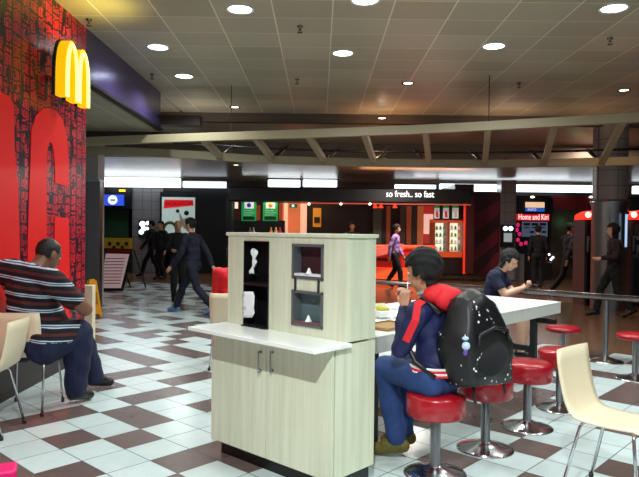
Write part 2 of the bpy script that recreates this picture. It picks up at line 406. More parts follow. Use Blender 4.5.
# ------------------------------------------------------------------ ceiling fittings
k = 0
lab_b = {240: 'brightest round downlight above the waste cabinet', 184: 'round downlight beside the end of the violet bulkhead', 158: 'round downlight nearest the violet bulkhead',
         343: 'round downlight in the middle of the ceiling, right of the violet bulkhead', 365: 'round downlight cut by the top edge of the photo near its middle',
         494: 'round downlight above the backpack boy, star-bright', 614: 'round downlight at the top right corner of the ceiling'}
for (px, py, p) in BIG:
    g = on_z(px, py, CEIL) if True else None
    t = thing('ceiling_downlight', lab_b[px], 'ceiling light', (g.x, g.y, CEIL), 0, 'large round downlights in the grid ceiling')
    MB().lathe([(.12, 0), (.145, 0), (.145, -.012), (.12, -.008)]).build('trim_ring', M['white_p'], t)
    MB().lathe([(0, -.004), (.12, -.004), (.12, 0), (0, 0)]).build('lens', M['lamp'], t)
    light('AREA', 'downlight_lamp', (g.x, g.y, CEIL - .02), p, .2, COOL, spread=2.5)
lab_s = {235: 'small dim downlight near the dark ceiling band, left of middle', 382: 'small downlight glowing orange just above the truss', 408: 'small recessed downlight right of middle in the grid ceiling', 624: 'small recessed downlight at the right side of the grid ceiling'}
for (px, py, p) in SMALL:
    g = on_z(px, py, CEIL)
    if g.y > 12.2: g = on_z(px, py, 3.55); z = 3.55
    else: z = CEIL
    t = thing('recessed_spotlight', lab_s[px], 'ceiling light', (g.x, g.y, z), 0, 'small recessed spotlights in the ceiling')
    MB().lathe([(.07, 0), (.1, 0), (.1, -.012), (.07, -.006)]).build('trim_ring', M['dark_steel'], t)
    MB().lathe([(0, -.004), (.07, -.004), (.07, 0), (0, 0)]).build('lens', M['lamp_small'], t)
    light('AREA', 'spot_lamp', (g.x, g.y, z - .02), p, .12, WARM if px in (382, 624) else COOL, spread=2.2)
for n_, (px, py) in enumerate(((236, 164.8), (503, 148), (228, 147))):
    z = LOWC if n_ == 0 else 3.55; g = on_z(px, py, z)
    t = thing('recessed_spotlight', ('tiny downlight below the truss, left of middle', 'tiny downlight seen between the truss struts at the right', 'tiny downlight seen between the truss struts at the left')[n_], 'ceiling light', (g.x, g.y, z), 0, 'small recessed spotlights in the ceiling')
    MB().lathe([(.07, 0), (.1, 0), (.1, -.012), (.07, -.006)]).build('trim_ring', M['dark_steel'], t)
    MB().lathe([(0, -.004), (.07, -.004), (.07, 0), (0, 0)]).build('lens', M['lamp_small'], t)
spl = {89: 'ceiling sprinkler nearest the red wall', 300: 'ceiling sprinkler between the two middle downlights', 297: 'ceiling sprinkler left of the middle downlight', 152: 'ceiling sprinkler beside the violet bulkhead', 519: 'ceiling sprinkler right of the star-bright downlight', 610: 'ceiling sprinkler below the top right downlight'}
for px, py in ((89, 22), (300, 29), (297, 82), (152, 77), (519, 86), (610, 41)):
    g = on_z(px, py - 3, CEIL); t = thing('sprinkler', spl[px], 'sprinkler', (g.x, g.y, CEIL), 0, 'sprinklers in the grid ceiling')
    MB().lathe([(0, 0), (.035, 0), (.03, -.012), (.012, -.018), (.012, -.05), (0, -.05)], seg=12).build('body', M['dark_steel'], t)
    MB().lathe([(0, -.068), (.03, -.07), (.03, -.074), (0, -.074)], seg=12).tube([(.011, 0, -.045), (.018, 0, -.07)], .003, 5).tube([(-.011, 0, -.045), (-.018, 0, -.07)], .003, 5).build('deflector', M['dark_steel'], t)
# ------------------------------------------------------------------ curved ceiling truss
tr = thing('ceiling_truss', 'long curved pale beam frame with slanted struts hung below the ceiling', 'beam', at(330, 140, 10))
def spline(pts, n=40):
    out = []; P = [Vector(p) for p in pts]; P = [P[0]] + P + [P[-1]]
    for i in range(1, len(P) - 2):
        for k in range(n // (len(P) - 3)):
            t = k / (n // (len(P) - 3)); a, b, c, d = P[i - 1:i + 3]
            out.append(.5 * ((2 * b) + (-a + c) * t + (2 * a - 5 * b + 4 * c - d) * t * t + (-a + 3 * b - 3 * c + d) * t ** 3))
    out.append(P[-2]); return out
near = spline([at(-40, 146, 10.6), at(85, 141, 10.2), at(210, 136.5, 9.9), at(330, 132.5, 9.6), at(440, 128, 9.2), at(540, 122.5, 8.8), at(660, 115.5, 8.3)])
far = spline([at(-40, 148, 10.9), at(85, 150, 10.9), at(180, 154, 11.1), at(270, 159.5, 11.3), at(380, 162.5, 11.4), at(500, 163.5, 11.3), at(660, 160, 10.9)])
def beam(path, w, h):
    mb = MB(); L = [p + Vector((0, 0, h / 2)) for p in path]; R_ = [p - Vector((0, 0, h / 2)) for p in path]
    mb.ribbon(L, R_, (0, w, 0)); return mb
beam(near, .12, .125).build('near_chord', M['beam'], tr, True)
beam(far, .12, .14).build('far_chord', M['beam'], tr, True)
struts = [((203, 139), (220, 156)), ((254.7, 137), (272, 158)), ((308, 134.5), (323.5, 160)), ((364, 132), (373.6, 161)), ((425, 129.5), (429, 162)), ((488, 126.4), (485, 163)), ((555, 122), (544.4, 163)), ((624, 118.5), (602, 162)), ((150, 141), (168, 153))]
def nearest(path, px):
    return min(path, key=lambda p: abs(((p - Vector((0, 0, CAM_H))).dot(cr) / (p - Vector((0, 0, CAM_H))).dot(cf)) * F + 319.5 - px))
for (a, b) in struts[:8]:
    A = nearest(spline(near, 400) if False else near, a[0]); B = nearest(far, b[0])
    A = at(a[0], a[1], A.y + .06); B = at(b[0], b[1], B.y + .06)
    d = (B - A).normalized(); s_ = d.cross(Vector((0, 0, 1))).normalized() * .045; u_ = Vector((0, 0, .05))
    mb = MB(); mb.prism([A + s_ + u_, A - s_ + u_, A - s_ - u_, A + s_ - u_], B - A); mb.build('strut', M['beam'], tr, True)
    C = at(b[0] + (16 if b[0] < 420 else -14), b[1] - 12, B.y + .9)
    MB().tube([B + Vector((0, .05, .0)), C], .035, 6).build('brace', M['black'], tr, True)
MB().tube([p + Vector((0, .7, .28)) for p in far[2:]], .022, 6).build('rod', M['black'], tr, True)
for px in (228, 487):
    A = nearest(near, px)
    MB().tube([A + Vector((0, .05, .05)), (A.x, A.y + .05, CEIL)], .007, 6).build('hanger', M['dark_steel'], tr, True)
for (x, y, p, c) in ((1.2, 11.75, 9, (1, .5, .22)), (5.0, 11.4, 8, (1, .55, .3)), (3.4, 11.6, 7, (1, .66, .42)), (-2.2, 11.5, 6, (1, .9, .8))):  # uplights added to warm the dark metal ceiling behind the truss
    ul = thing('added_uplight', {1.2: 'small orange uplight added on the truss near its middle', 5.0: 'small warm uplight added on the truss near the round column', 3.4: 'small warm uplight added on the truss above the boy with the backpack', -2.2: 'small pale uplight added on the truss at the left'}[x], 'lamp', (x, y, 2.80), 0, 'uplights added on top of the truss')
    MB().lathe([(0, -.05), (.05, -.05), (.06, .03), (.05, .03), (.045, -.03), (0, -.03)], seg=16).build('housing', M['dark_metal'], ul)
    MB().lathe([(0, .01), (.045, .01), (.045, .016), (0, .016)], seg=16).build('lens', M['lamp_small'], ul)
    light('SPOT', 'added_uplight_lamp', (x, y, 2.84), p * 4, .06, c, rot=(PI - .05, 0, 0), spread=2.4)
# ------------------------------------------------------------------ tube light strips over the far shops
for n_, (x0, x1, y0, y1, m, lb) in enumerate(((98, 180, 177, 187.5, 'strip', 'bright tube light strip above the blue sign and poster'), (182.5, 226, 181, 188, 'strip_dim', 'dim tube light strip right of the poster'),
        (268, 300, 179.6, 187, 'strip', 'tube light strip above the green posters'), (303, 337, 179.6, 187, 'strip', 'tube light strip left of the white canopy lettering'), (395, 436, 184.5, 189, 'strip', 'tube light strip just above the white canopy lettering'),
        (440, 594, 183.6, 192.5, 'strip', 'longest tube light strip, above the right-hand shops'), (634, 660, 186, 194, 'strip', 'tube light strip right of the round column'))):
    p = at((x0 + x1) / 2, y0, 20.6); t = thing('light_strip', lb, 'ceiling light', p, 0, 'tube light strips over the far shops')
    mb = MB(); pbox(mb, x0, y0, x1, y1, 20.6, .15, bev=.02); mb.build('diffuser', M[m], t, True)
    mb = MB(); pbox(mb, x0 - 1, y0 - 1.5, x1 + 1, y0, 20.6, .2); mb.build('housing', M['brown_dark'], t, True)
for (x, w_, p) in ((-6, 3, 15), (-1, 3, 9), (5.5, 5, 18)):
    light('AREA', 'strip_lamp', (x, 20.3, 2.95), p, w_, (.9, .96, 1), rot=(-.5, 0, 0), shape='RECTANGLE', sy=.15)
# ------------------------------------------------------------------ waste and tray cabinet
A_ = -vn; U_ = ui                                   # along the front (left to right), into the depth
CO = Vector((-.687, 4.113, 0)); CRZ = YAW - PI / 2
cab = thing('waste_cabinet', 'tall pale wood tray-return cabinet with a white shelf and dark slots, front centre', 'cabinet', CO, CRZ)
def cabpt(px, py, yd):
    """ray onto the cabinet's upright plane at depth yd: (x along the front, z)"""
    d = ray(px, py); o = Vector((0, 0, CAM_H)); p0 = CO + U_ * yd
    t = (p0 - o).dot(U_) / d.dot(U_); w = o + d * t; return (w - CO).dot(A_), w.z
CW, CD, SB, ZT = 1.045, .368, .118, 1.452
lo = MB(); lo.box((CW / 2, CD / 2 + .01, .47), (CW, CD - .02, .73)); lo.build('body', M['laminate'], cab)
MB().box((CW / 2, CD / 2 + .02, .052), (CW - .04, CD - .08, .104)).build('toe_kick', M['black'], cab)
xs = cabpt(267, 410, 0)[0]
for (a, b, hx) in ((0, xs - .0025, 262.6), (xs + .0025, CW, 274.6)):
    d_ = MB().box(((a + b) / 2, -.001, .468), (b - a, .022, .728), bev=.002).build('door', M['laminate'], cab)
    h0, h1 = cabpt(hx, 350, 0), cabpt(hx, 372, 0)
    WM[d_] = WM[cab]
    MB().tube([(h0[0], -.035, h0[1]), (h0[0], -.035, h1[1])], .004, 6).tube([(h0[0], -.01, h0[1] - .01), (h0[0], -.035, h0[1] - .01)], .008, 8).tube([(h0[0], -.01, h1[1] + .01), (h0[0], -.035, h1[1] + .01)], .008, 8).build('handle', M['steel'], d_)
MB().box((CW / 2 + .0, -.03 + .0, .838), (CW + .06, .30, .022), bev=.002).build('shelf', M['white_top'], cab)
MB().box((CW / 2, (SB + CD) / 2, ZT - .011), (CW + .024, CD - SB + .024, .022), bev=.003).build('top', M['laminate'], cab)
s0, s1 = cabpt(244.3, 285, SB)[0], cabpt(269, 285, SB)[0]
q0, q1 = cabpt(292.3, 285, SB)[0], cabpt(323.6, 285, SB)[0]
zS1, zS0 = cabpt(256, 241, SB)[1], cabpt(256, 326, SB)[1]
zA1, zA0 = cabpt(308, 244, SB)[1], cabpt(308, 279.5, SB)[1]
zB1, zB0 = cabpt(308, 291, SB)[1], cabpt(308, 327, SB)[1]
Z0, Z1 = .849, ZT - .022; FD = .14
up = MB()
def fpan(a, b, z0, z1): up.box(((a + b) / 2, SB + FD / 2, (z0 + z1) / 2), (b - a, FD, z1 - z0))
fpan(0, s0, Z0, Z1); fpan(s1, q0, Z0, Z1); fpan(q1, CW, Z0, Z1)
fpan(s0, s1, Z0, zS0); fpan(s0, s1, zS1, Z1); fpan(q0, q1, Z0, zB0); fpan(q0, q1, zB1, zA0); fpan(q0, q1, zA1, Z1)
up.box((CW / 2, (SB + FD + CD) / 2, (Z0 + Z1) / 2), (CW, CD - SB - FD, Z1 - Z0)); up.build('upper_panel', M['laminate'], cab)
def frame(name, a, b, z0, z1, w, m, back, dep=.10):
    f = MB()
    for (c, d) in ((((a + w / 2), (z0 + z1) / 2), (w, z1 - z0)), (((b - w / 2), (z0 + z1) / 2), (w, z1 - z0)), (((a + b) / 2, z0 + w / 2), (b - a, w)), (((a + b) / 2, z1 - w / 2), (b - a, w))):
        f.box((c[0], SB + dep / 2 - .004, c[1]), (d[0], dep + .008, d[1]))
    o = f.build(name, m, cab); WM[o] = WM[cab]
    MB().box(((a + b) / 2, SB + dep + .01, (z0 + z1) / 2), (b - a - .004, .012, z1 - z0 - .004)).build('back_plate', back, o); return o
zm = (zS0 + zS1) / 2 - .005
M['frame_grey'] = mat('grey_frame', (104, 108, 112), .35, .3); maroon = mat('dark_maroon_panel', (58, 34, 38), .4)
teal = mat('grey_teal_panel', (96, 122, 126), .35, .3)
frame('waste_slot', s0, s1, zm + .004, zS1, .006, M['black'], M['black'])
frame('waste_slot', s0, s1, zS0, zm - .004, .006, M['black'], M['black'])
MB().box(((s0 + s1) / 2, SB + .05, zm), (s1 - s0, .11, .007)).build('slot_divider', maroon, cab)
MB().box(((s0 + s1) / 2, SB - .01, zS0 - .012), (s1 - s0, .03, .024)).build('slot_sill', M['black'], cab)
f1 = frame('napkin_dispenser', q0, q1, zA0, zA1, .016, M['frame_grey'], maroon, .06)
f2 = frame('napkin_dispenser', q0, q1, zB0, zB1, .016, M['frame_grey'], teal, .06)
for f_, z in ((f1, zA0), (f2, zB0)):
    MB().box(((q0 + q1) / 2, SB + .02, z + .026), (q1 - q0 - .04, .05, .014)).build('lip', M['white_p'] if f_ is f1 else M['chrome'], f_)
    xm = (q0 + q1) / 2 + .005
    MB().lathe([(.022, 0), (.012, .016), (.006, .034), (0, .038)], (xm, SB + .005, z + .032), 12).build('napkin_tip', M['paper'], f_)
for f_ in (q0 + .03, q1 - .035):
    MB().box((f_, SB - .004, (zA0 + zB1) / 2), (.012, .012, zA0 - zB1 + .02)).build('link_bar', M['dark_metal'], cab)
# papers stuck in the two waste slots
def crumple(name, label, px, py, outline, yd):
    P = [cabpt(x, y, yd) for x, y in outline]; c = cabpt(px, py, yd); base = CO + A_ * c[0] + U_ * yd; base.z = c[1]
    rng = random.Random(int(px)); b = MB(); poly = []
    rows = []
    for (xl, xr, y) in [(a[0], a[1], a[2]) for a in outline2[name + str(int(px))]]:
        row = []
        for k in range(6):
            q = cabpt(xl + (xr - xl) * k / 5, y, yd); w = A_ * (q[0] - c[0]) - U_ * (.012 * math.sin(k * 2.1 + y * .6) + rng.uniform(0, .006)); row.append((w.x, w.y, q[1] - c[1]))
        rows.append(row)
    o = b.sheet(rows, .002).build(name, M['paper']); o.location = base; return tag(o, label, 'paper')
outline2 = {'crumpled_paper254': [(253, 255, 248.5), (251.5, 257, 251), (253, 257.5, 254), (252.5, 257.5, 257), (253, 256.5, 262), (252.5, 255.5, 267), (250.5, 254, 271), (250.8, 253.5, 273.5)],
            'paper_napkin248': [(243.5, 253.5, 291.5), (243.2, 254.5, 296), (243.2, 254.8, 302), (243.2, 255, 308), (243.4, 254.6, 313), (243.8, 252.5, 317.5)]}
crumple('crumpled_paper', 'thin crumpled white paper in the upper black waste slot', 254, 260, [(254, 260)], SB - .012)
crumple('paper_napkin', 'wide white paper napkin hanging from the lower black waste slot', 248, 305, [(248, 305)], SB - .014)
# ------------------------------------------------------------------ long white table
TO = Vector((.38, 4.222, 0)); TZ = .76; TW = 1.12; T0, T1 = .02, 3.17; THK = .105
tab = thing('long_table', 'long thick white communal table behind the waste cabinet', 'table', TO, YAW)     # local x along the near edge, +y towards the far side
MB().box(((T0 + T1) / 2, TW / 2, TZ - .006), (T1 - T0, TW, .012), bev=.002).build('tabletop', M['white_top'], tab)
MB().box(((T0 + T1) / 2, TW / 2, TZ - .012 - THK / 2), (T1 - T0 - .004, TW - .004, THK), bev=.003).build('apron', mat('table_edge_laminate', (212, 218, 212), .35), tab)
MB().box((.40, -.001, TZ - .012 - THK / 2), (.36, .006, THK - .004)).build('edge_panel', M['grey_lam'], tab)
for x in (.14, 1.62, 2.78):
    for y in (.12, TW - .2):
        MB().box((x, y, (TZ - .117) / 2), (.06, .06, TZ - .117), bev=.004).build('leg', M['dark_metal'], tab)
    MB().box((x, TW / 2, .30), (.05, TW - .3, .05)).build('cross_bar', M['dark_metal'], tab)
MB().box((2.78, .12 - .1, .60), (.05, .25, .05)).build('bracket', M['black'], tab)
# ------------------------------------------------------------------ stools
def make_stool(name, label, group, r=.180, sh=.145, zt=.505):
    t = thing(name, label, 'stool', (0, 0, 0), 0, group)
    MB().lathe([(0, 0), (.19, 0), (.19, .008), (.17, .016), (.10, .034), (.05, .048), (.045, .055), (0, .055)], seg=40).build('base', M['chrome'], t)
    MB().lathe([(.031, .05), (.031, zt - sh - .01), (.06, zt - sh - .004), (.06, zt - sh), (0, zt - sh)], seg=20).build('pole', M['steel'], t)
    MB().lathe([(0, zt - sh), (r - .012, zt - sh), (r, zt - sh + .012), (r, zt - .03), (r - .008, zt - .012), (r - .03, zt - .002), (0, zt)], seg=40).build('seat', M['red_vinyl'], t)
    return t
g = 'deep red drum stools along the near side of the table'
st = make_stool('drum_stool', 'deep red drum stool the backpack boy sits on', g); st.location = (.718, 3.808, 0)
for (x, y), lb in zip(((1.141, 4.261), (1.585, 4.746), (2.03, 5.27)), ('red drum stool right under the black backpack', 'fully visible red drum stool right of the backpack', 'dark red drum stool half hidden behind the cream chair back')):
    dup(st, (x, y, 0), 0, lb, g)
dup(st, (-.02 + .38 + .677 * 2.2 - .736 * (TW + .28), 4.222 + .736 * 2.2 + .677 * (TW + .28), 0), 0, 'red drum stool under the boy in dark blue across the table', 'red stools on the far side of the table')
dup(st, (.38 + .677 * 1.0 - .736 * (TW + .05), 4.222 + .736 * 1.0 + .677 * (TW + .05), 0), 0, 'dark drum stool glimpsed under the table beside the cabinet', 'red stools on the far side of the table')
b1 = make_stool('round_stool', 'bright red round stool just past the white table corner', 'thin bright red stools at the back rail', .18, .06, .47)
p = on_z(563, 326, .47); b1.location = (p.x, p.y, 0)
p = on_z(636, 333, .47); dup(b1, (p.x, p.y, 0), 0, 'bright red round stool cut by the right edge of the photo', 'thin bright red stools at the back rail')
# ------------------------------------------------------------------ rail bar at the back
RA, RB = Vector((.55, 9.35, 0)), Vector((4.6, 6.28, 0)); rd = (RB - RA).normalized(); rrz = math.atan2(rd.y, rd.x)
rail = thing('rail_bar', 'long black ledge on steel posts behind the white table', 'counter', RA, rrz); RL = (RB - RA).length
MB().box((RL / 2, 0, .735), (RL, .30, .03), bev=.004).build('ledge', M['black'], rail)
MB().box((RL / 2, -.155, .742), (RL, .012, .022), bev=.002).build('edge_trim', M['chrome'], rail)
MB().tube([(0, .14, .765), (RL, .14, .757)], .008, 8).build('edge_rail', M['dark_steel'], rail)
pl = (Vector((3.271, 7.2, 0)) - RA).dot(rd)
for q in (pl, pl - 1.9, pl - 3.2):
    pm = MB().lathe([(.03, .04), (.03, .72)], (q, 0, 0), 20).build('post', M['steel'], rail)
    MB().lathe([(0, 0), (.2, 0), (.2, .01), (.12, .03), (.05, .045), (.03, .07), (0, .07)], (q, 0, 0), 36).build('foot', M['chrome'], pm)
# ------------------------------------------------------------------ cream plywood chairs
def make_chair(name, label):
    t = thing(name, label, 'chair', (0, 0, 0), 0, 'cream bent-plywood chairs')
    prof = [(-.245, .81), (-.238, .74), (-.225, .66), (-.208, .58), (-.19, .52), (-.17, .478), (-.14, .455), (-.10, .447), (0, .443), (.1, .447), (.17, .452), (.205, .447), (.225, .435)]
    rows = []
    for k, (y, z) in enumerate(prof):
        w = .195 if k > 5 else .19; tt = k / 12; dish = .012 if k < 4 else .004; row = []
        for q in range(9):
            s = -1 + q / 4; row.append((s * w * (.97 if k in (0, 12) else 1), y - dish * (1 - s * s) if k < 6 else y, z - (dish * (1 - s * s) if k >= 6 else 0)))
        rows.append(row)
    sh = MB().sheet(rows, .011).build('seat_shell', M['cream'], t)
    WM[sh] = Matrix()
    for sx in (-1, 1):
        for (y0, y1) in ((.16, .205), (-.11, -.215)):
            l = MB().tube([(sx * .10, y0 * .8, .428), (sx * .155, y0, .425), (sx * .17, y0 + (y1 - y0) * .1, .40), (sx * .195, y1, .012)], .0095, 8).build('leg', M['chrome'], t)
            MB().lathe([(0, 0), (.014, 0), (.014, .028), (0, .03)], (sx * .195, y1, 0), 10).build('foot_cap', M['black'], l)
    MB().box((0, .12, .425), (.24, .03, .018)).box((0, -.085, .425), (.24, .03, .018)).build('seat_frame', M['dark_metal'], t)
    return t
fr_ = Vector((.677, -.736))
ch = make_chair('plywood_chair', 'cream plywood chair in the right foreground, empty, facing right'); ch.location = (1.66, 3.50, 0); ch.rotation_euler = (0, 0, math.atan2(-.736, .677) - PI / 2)
dup(ch, (-2.40, 4.50, 0), PI / 2 + .06, 'cream plywood chair cut by the left edge, nearest of the left pair')
dup(ch, (-2.345, 5.10, 0), .02, 'cream plywood chair the man in the striped shirt sits on')
dup(ch, (-.93, 6.75, 0), -.05, 'cream plywood chair glimpsed behind the left side of the waste cabinet')
cpn = thing('divider_post', 'narrow cream divider panel standing past the end of the red wall, beyond the seated man', 'divider', (at(87, 340, 7.4).x, 7.4, 0))
MB().box((0, 0, .41), (.16, .10, .78), bev=.006).build('panel', M['cream'], cpn); MB().box((0, 0, .01), (.2, .16, .02)).build('foot', M['dark_metal'], cpn)
# magenta bag corner on the floor, bottom left
bagp = on_z(2, 477, 0)
MB().box((0, 0, .03), (.16, .16, .06), rz=.4, bev=.015).build('pouch', M['red_vinyl']).location = bagp
tag([o for o in bpy.data.objects if o.name.startswith('pouch')][0], 'magenta pouch on the floor at the bottom left corner', 'pouch')
[o for o in bpy.data.objects if o.name.startswith('pouch')][0].data.materials[0] = mat('magenta_vinyl', (228, 20, 110), .4)
# ------------------------------------------------------------------ people
def seg_mesh(bm, a, b, ra, rb, seg=14):
    a, b = Vector(a), Vector(b); d = b - a; L = d.length
    if L < 1e-5: return
    q = d.to_track_quat('Z', 'Y').to_matrix().to_4x4(); prof = []
    for i in range(6): t = PI / 2 * i / 5; prof.append((ra * math.sin(t), -ra * math.cos(t)))
    for i in range(6): t = PI / 2 * i / 5; prof.append((rb * math.cos(t), L + rb * math.sin(t)))
    rings = []
    for (r, z) in prof:
        rings.append([bm.verts.new((0, 0, z))] if r < 1e-6 else [bm.verts.new((r * math.cos(2 * PI * k / seg), r * math.sin(2 * PI * k / seg), z)) for k in range(seg)])
    nv = [v for r in rings for v in r]
    for A, B in zip(rings, rings[1:]):
        for k in range(seg):
            k2 = (k + 1) % seg
            if len(A) == 1: bm.faces.new((A[0], B[k2], B[k]))
            elif len(B) == 1: bm.faces.new((A[k], A[k2], B[0]))
            else: bm.faces.new((A[k], A[k2], B[k2], B[k]))
    bmesh.ops.transform(bm, matrix=Matrix.Translation(a) @ q, verts=nv)
def ell_mesh(bm, c, r, R, seg=20):
    g_ = bmesh.ops.create_uvsphere(bm, u_segments=seg, v_segments=seg // 2, radius=1)
    bmesh.ops.transform(bm, matrix=Matrix.Translation(Vector(c)) @ R.to_4x4() @ Matrix.Diagonal((*r, 1)), verts=g_['verts'])
def basis(f, u=(0, 0, 1)):
    f = Vector(f).normalized(); r = f.cross(Vector(u)).normalized(); u = r.cross(f)
    return Matrix((r, f, u)).transposed()           # columns: right, forward, up
def person(label, J, dress, loc, vox=.012, fat=1.0, fat_belly=0, hairstyle='short', hands=None, group=None, headf=None, headu=(0, 0, 1), skin='skin', legr=1.0, headscale=1.0, detail=True):
    """J: world joints. dress: dict region -> material. One voxel-fused body, clothes and hair as children."""
    t = thing('person', label, 'person', loc, 0, group)
    bm = bmesh.new(); prim = []                      # prim: (region, a, b, ra, rb)
    def cap(reg, a, b, ra, rb): seg_mesh(bm, a, b, ra, rb); prim.append((reg, Vector(a), Vector(b), ra, rb))
    def mid(a, b, s): return Vector(a).lerp(Vector(b), s)
    sl, sr, hl, hr = [Vector(J[k]) for k in ('sl', 'sr', 'hl', 'hr')]
    pel = (hl + hr) / 2; cl = (sl + sr) / 2; nk = Vector(J['neck']); hd = Vector(J['head'])
    up = (cl - pel).normalized(); rt = (sr - sl).normalized(); fw = up.cross(rt).normalized()
    Rt = Matrix((rt, fw, rt.cross(fw))).transposed(); sw = (sr - sl).length / 2
    def E(reg, c, r): ell_mesh(bm, c, r, Rt); prim.append((reg, Vector(c) - rt * r[0] * .5, Vector(c) + rt * r[0] * .5, r[1], r[1]))
    E('top', mid(pel, cl, .80), (sw * .92, .105 * fat, .15)); E('top', mid(pel, cl, .52), (sw * .80 + fat_belly * .3, .105 * fat + fat_belly * .4, .17))
    E('top', mid(pel, cl, .28) + fw * fat_belly * .3, (sw * .78 + fat_belly, .11 * fat + fat_belly, .15)); E('leg', mid(pel, cl, .02), (sw * .78 + fat_belly * .8, .115 * fat + fat_belly * .5, .12))
    cap('top', sl, sr, .062 * fat, .062 * fat); cap('top', cl, mid(cl, nk, .55), .085, .065); cap('skin', mid(cl, nk, .3), mid(nk, hd, .5), .055 * fat ** .5, .052 * fat ** .5)
    for s in ('l', 'r'):
        S, Eb, Wr, H, K, An, T = [Vector(J[k + s]) for k in 'sewhkat']
        slv = dress.get('sleeve', 1.0); R1, R2, R3 = .056 * fat, .046 * fat ** .5, .031
        cap('top' if slv > .1 else 'skin', S, mid(S, Eb, .62), R1, R1 * .55 + R2 * .45)
        cap('top' if slv > .6 else 'skin', mid(S, Eb, .6), Eb, R1 * .5 + R2 * .5, R2)
        cap('top' if slv > .8 else 'skin', Eb, mid(Eb, Wr, .5), R2, (R2 + R3) / 2); cap('top' if slv > .9 else 'skin', mid(Eb, Wr, .5), mid(Eb, Wr, .93), (R2 + R3) / 2, R3)
        cap('skin', mid(Eb, Wr, .9), Wr, R3 * .85, R3 * .85)
        a0 = .088 * fat ** .6 * legr; a1 = .060 * legr; a2 = .040 * legr
        cap('leg', H, K, a0, a1); lg = 'skin' if dress.get('shorts') else 'leg'
        cap(lg, K, mid(K, An, .35), a1, (a1 * 1.02)); cap(lg, mid(K, An, .35), mid(K, An, .92), a1 * 1.0, a2 * (1 if lg == 'skin' else 1.15))
        td = (T - An).normalized()
        cap('shoe' + s, An + Vector((0, 0, -.01)), An + (T - An) * .5, .042, .042); cap('shoe' + s, An - td * .04 + Vector((0, 0, -.03)), T, .038, .034)
        # hand: palm, four bent fingers, thumb leaving the side of the palm
        hk = (hands or {}).get(s, {}); hf = Vector(hk.get('dir', (Wr - Eb))).normalized(); pn = Vector(hk.get('palm', rt * (1 if s == 'l' else -1)))
        pn = (pn - hf * pn.dot(hf)).normalized(); sd = hf.cross(pn).normalized() * (1 if s == 'l' else -1); cu2 = hk.get('curl', .7)
        if detail:
            pc = Wr + hf * .05
            for q, (o_, ln) in enumerate(((.030, .068), (.010, .076), (-.010, .071), (-.029, .056))):
                kb = Wr + hf * .088 + sd * o_; cap('skin', Wr + sd * o_ * .5, kb, .015, .0105)
                d1 = (hf * math.cos(cu2 * .6) + pn * math.sin(cu2 * .6)); d2 = (hf * math.cos(cu2 * 1.6) + pn * math.sin(cu2 * 1.6))
                k1 = kb + d1 * ln * .5; cap('skin', kb, k1, .0098, .009); cap('skin', k1, k1 + d2 * ln * .5, .009, .0075)
            tb = Wr + hf * .03 + sd * .024; tm = tb + (hf * .6 + sd * .75 + pn * .35).normalized() * .036
            cap('skin', tb, tm, .0135, .0115); cap('skin', tm, tm + (hf * .9 + sd * .25 + pn * .5).normalized() * .032, .011, .009)
        else:
            cap('skin', Wr, Wr + hf * .09, .03, .028); cap('skin', Wr + hf * .03 + sd * .02, Wr + hf * .07 + sd * .05, .014, .011)
            for o_ in (.027, .009, -.009, -.027): cap('skin', Wr + hf * .08 + sd * o_, Wr + hf * .15 + pn * .02 + sd * o_, .012, .009)
    # head
    HF = Vector(headf) if headf is not None else fw; HB = basis(HF, headu); hs = headscale
    def hp(x, y, z): return hd + HB @ Vector((x, y, z)) * hs
    def EH(c, r, seg=24): ell_mesh(bm, hp(*c), tuple(v * hs for v in r), HB, seg); prim.append(('head', hp(*c), hp(*c) + Vector((0, 0, .001)), r[1] * hs, r[1] * hs))
    EH((0, -.012, .025), (.077, .097, .092)); EH((0, .025, -.045), (.058, .066, .068)); EH((0, .055, -.088), (.030, .026, .024), 12)
    cap('head', hp(0, .083, .012), hp(0, .103, -.022), .010 * hs, .015 * hs); cap('head', hp(-.022, .083, -.055), hp(.022, .083, -.055), .010 * hs, .010 * hs)
    cap('head', hp(-.03, .072, .032), hp(.03, .072, .032), .014 * hs, .014 * hs)
    for sx in (-1, 1): EH((sx * .078, -.008, -.012), (.010, .020, .032), 12)
    me = bpy.data.meshes.new('body'); bm.to_mesh(me); bm.free(); ob = bpy.data.objects.new('tmp', me); COL.objects.link(ob)
    md = ob.modifiers.new('r', 'REMESH'); md.mode = 'VOXEL'; md.voxel_size = vox
    ms = ob.modifiers.new('s', 'SMOOTH'); ms.factor = .5; ms.iterations = 3 if vox < .01 else 2
    bpy.context.view_layer.update()
    m2 = bpy.data.meshes.new_from_object(ob.evaluated_get(bpy.context.evaluated_depsgraph_get())); bpy.data.objects.remove(ob); bpy.data.meshes.remove(me)
    nV = len(m2.vertices); co = np.empty(nV * 3, dtype=np.float64); m2.vertices.foreach_get('co', co); co = co.reshape(-1, 3)
    best = np.full(nV, 1e9); reg = np.zeros(nV, dtype=int); names = ['skin', 'top', 'leg', 'shoel', 'head', 'shoer']
    for (rg, a, b, ra, rb) in prim:
        A = np.array(a); d = np.array(b - a); L2 = max(d @ d, 1e-9); tt = np.clip(((co - A) @ d) / L2, 0, 1)
        ds = np.linalg.norm(co - (A + tt[:, None] * d), axis=1) - (ra + (rb - ra) * tt)
        m_ = ds < best; best[m_] = ds[m_]; reg[m_] = names.index(rg)
    no = np.array([v.normal[:] for v in m2.vertices]); o = Vector(loc)
    polys = [tuple(p_.vertices) for p_ in m2.polygons]
    HBi = np.array(HB.transposed()); hl_ = ((co - np.array(hd)) @ HBi.T) / hs      # head-local right, fwd, up
    rs = np.random.RandomState(int(abs(loc[0]) * 100) % 997); ph = rs.rand(3) * 6
    fold = .004 * np.sin(co[:, 2] * 38 + 4 * np.sin(co[:, 0] * 14 + ph[0]) + co[:, 1] * 17 + ph[1]) + .003 * np.sin(co[:, 0] * 51 + co[:, 2] * 23 + ph[2])
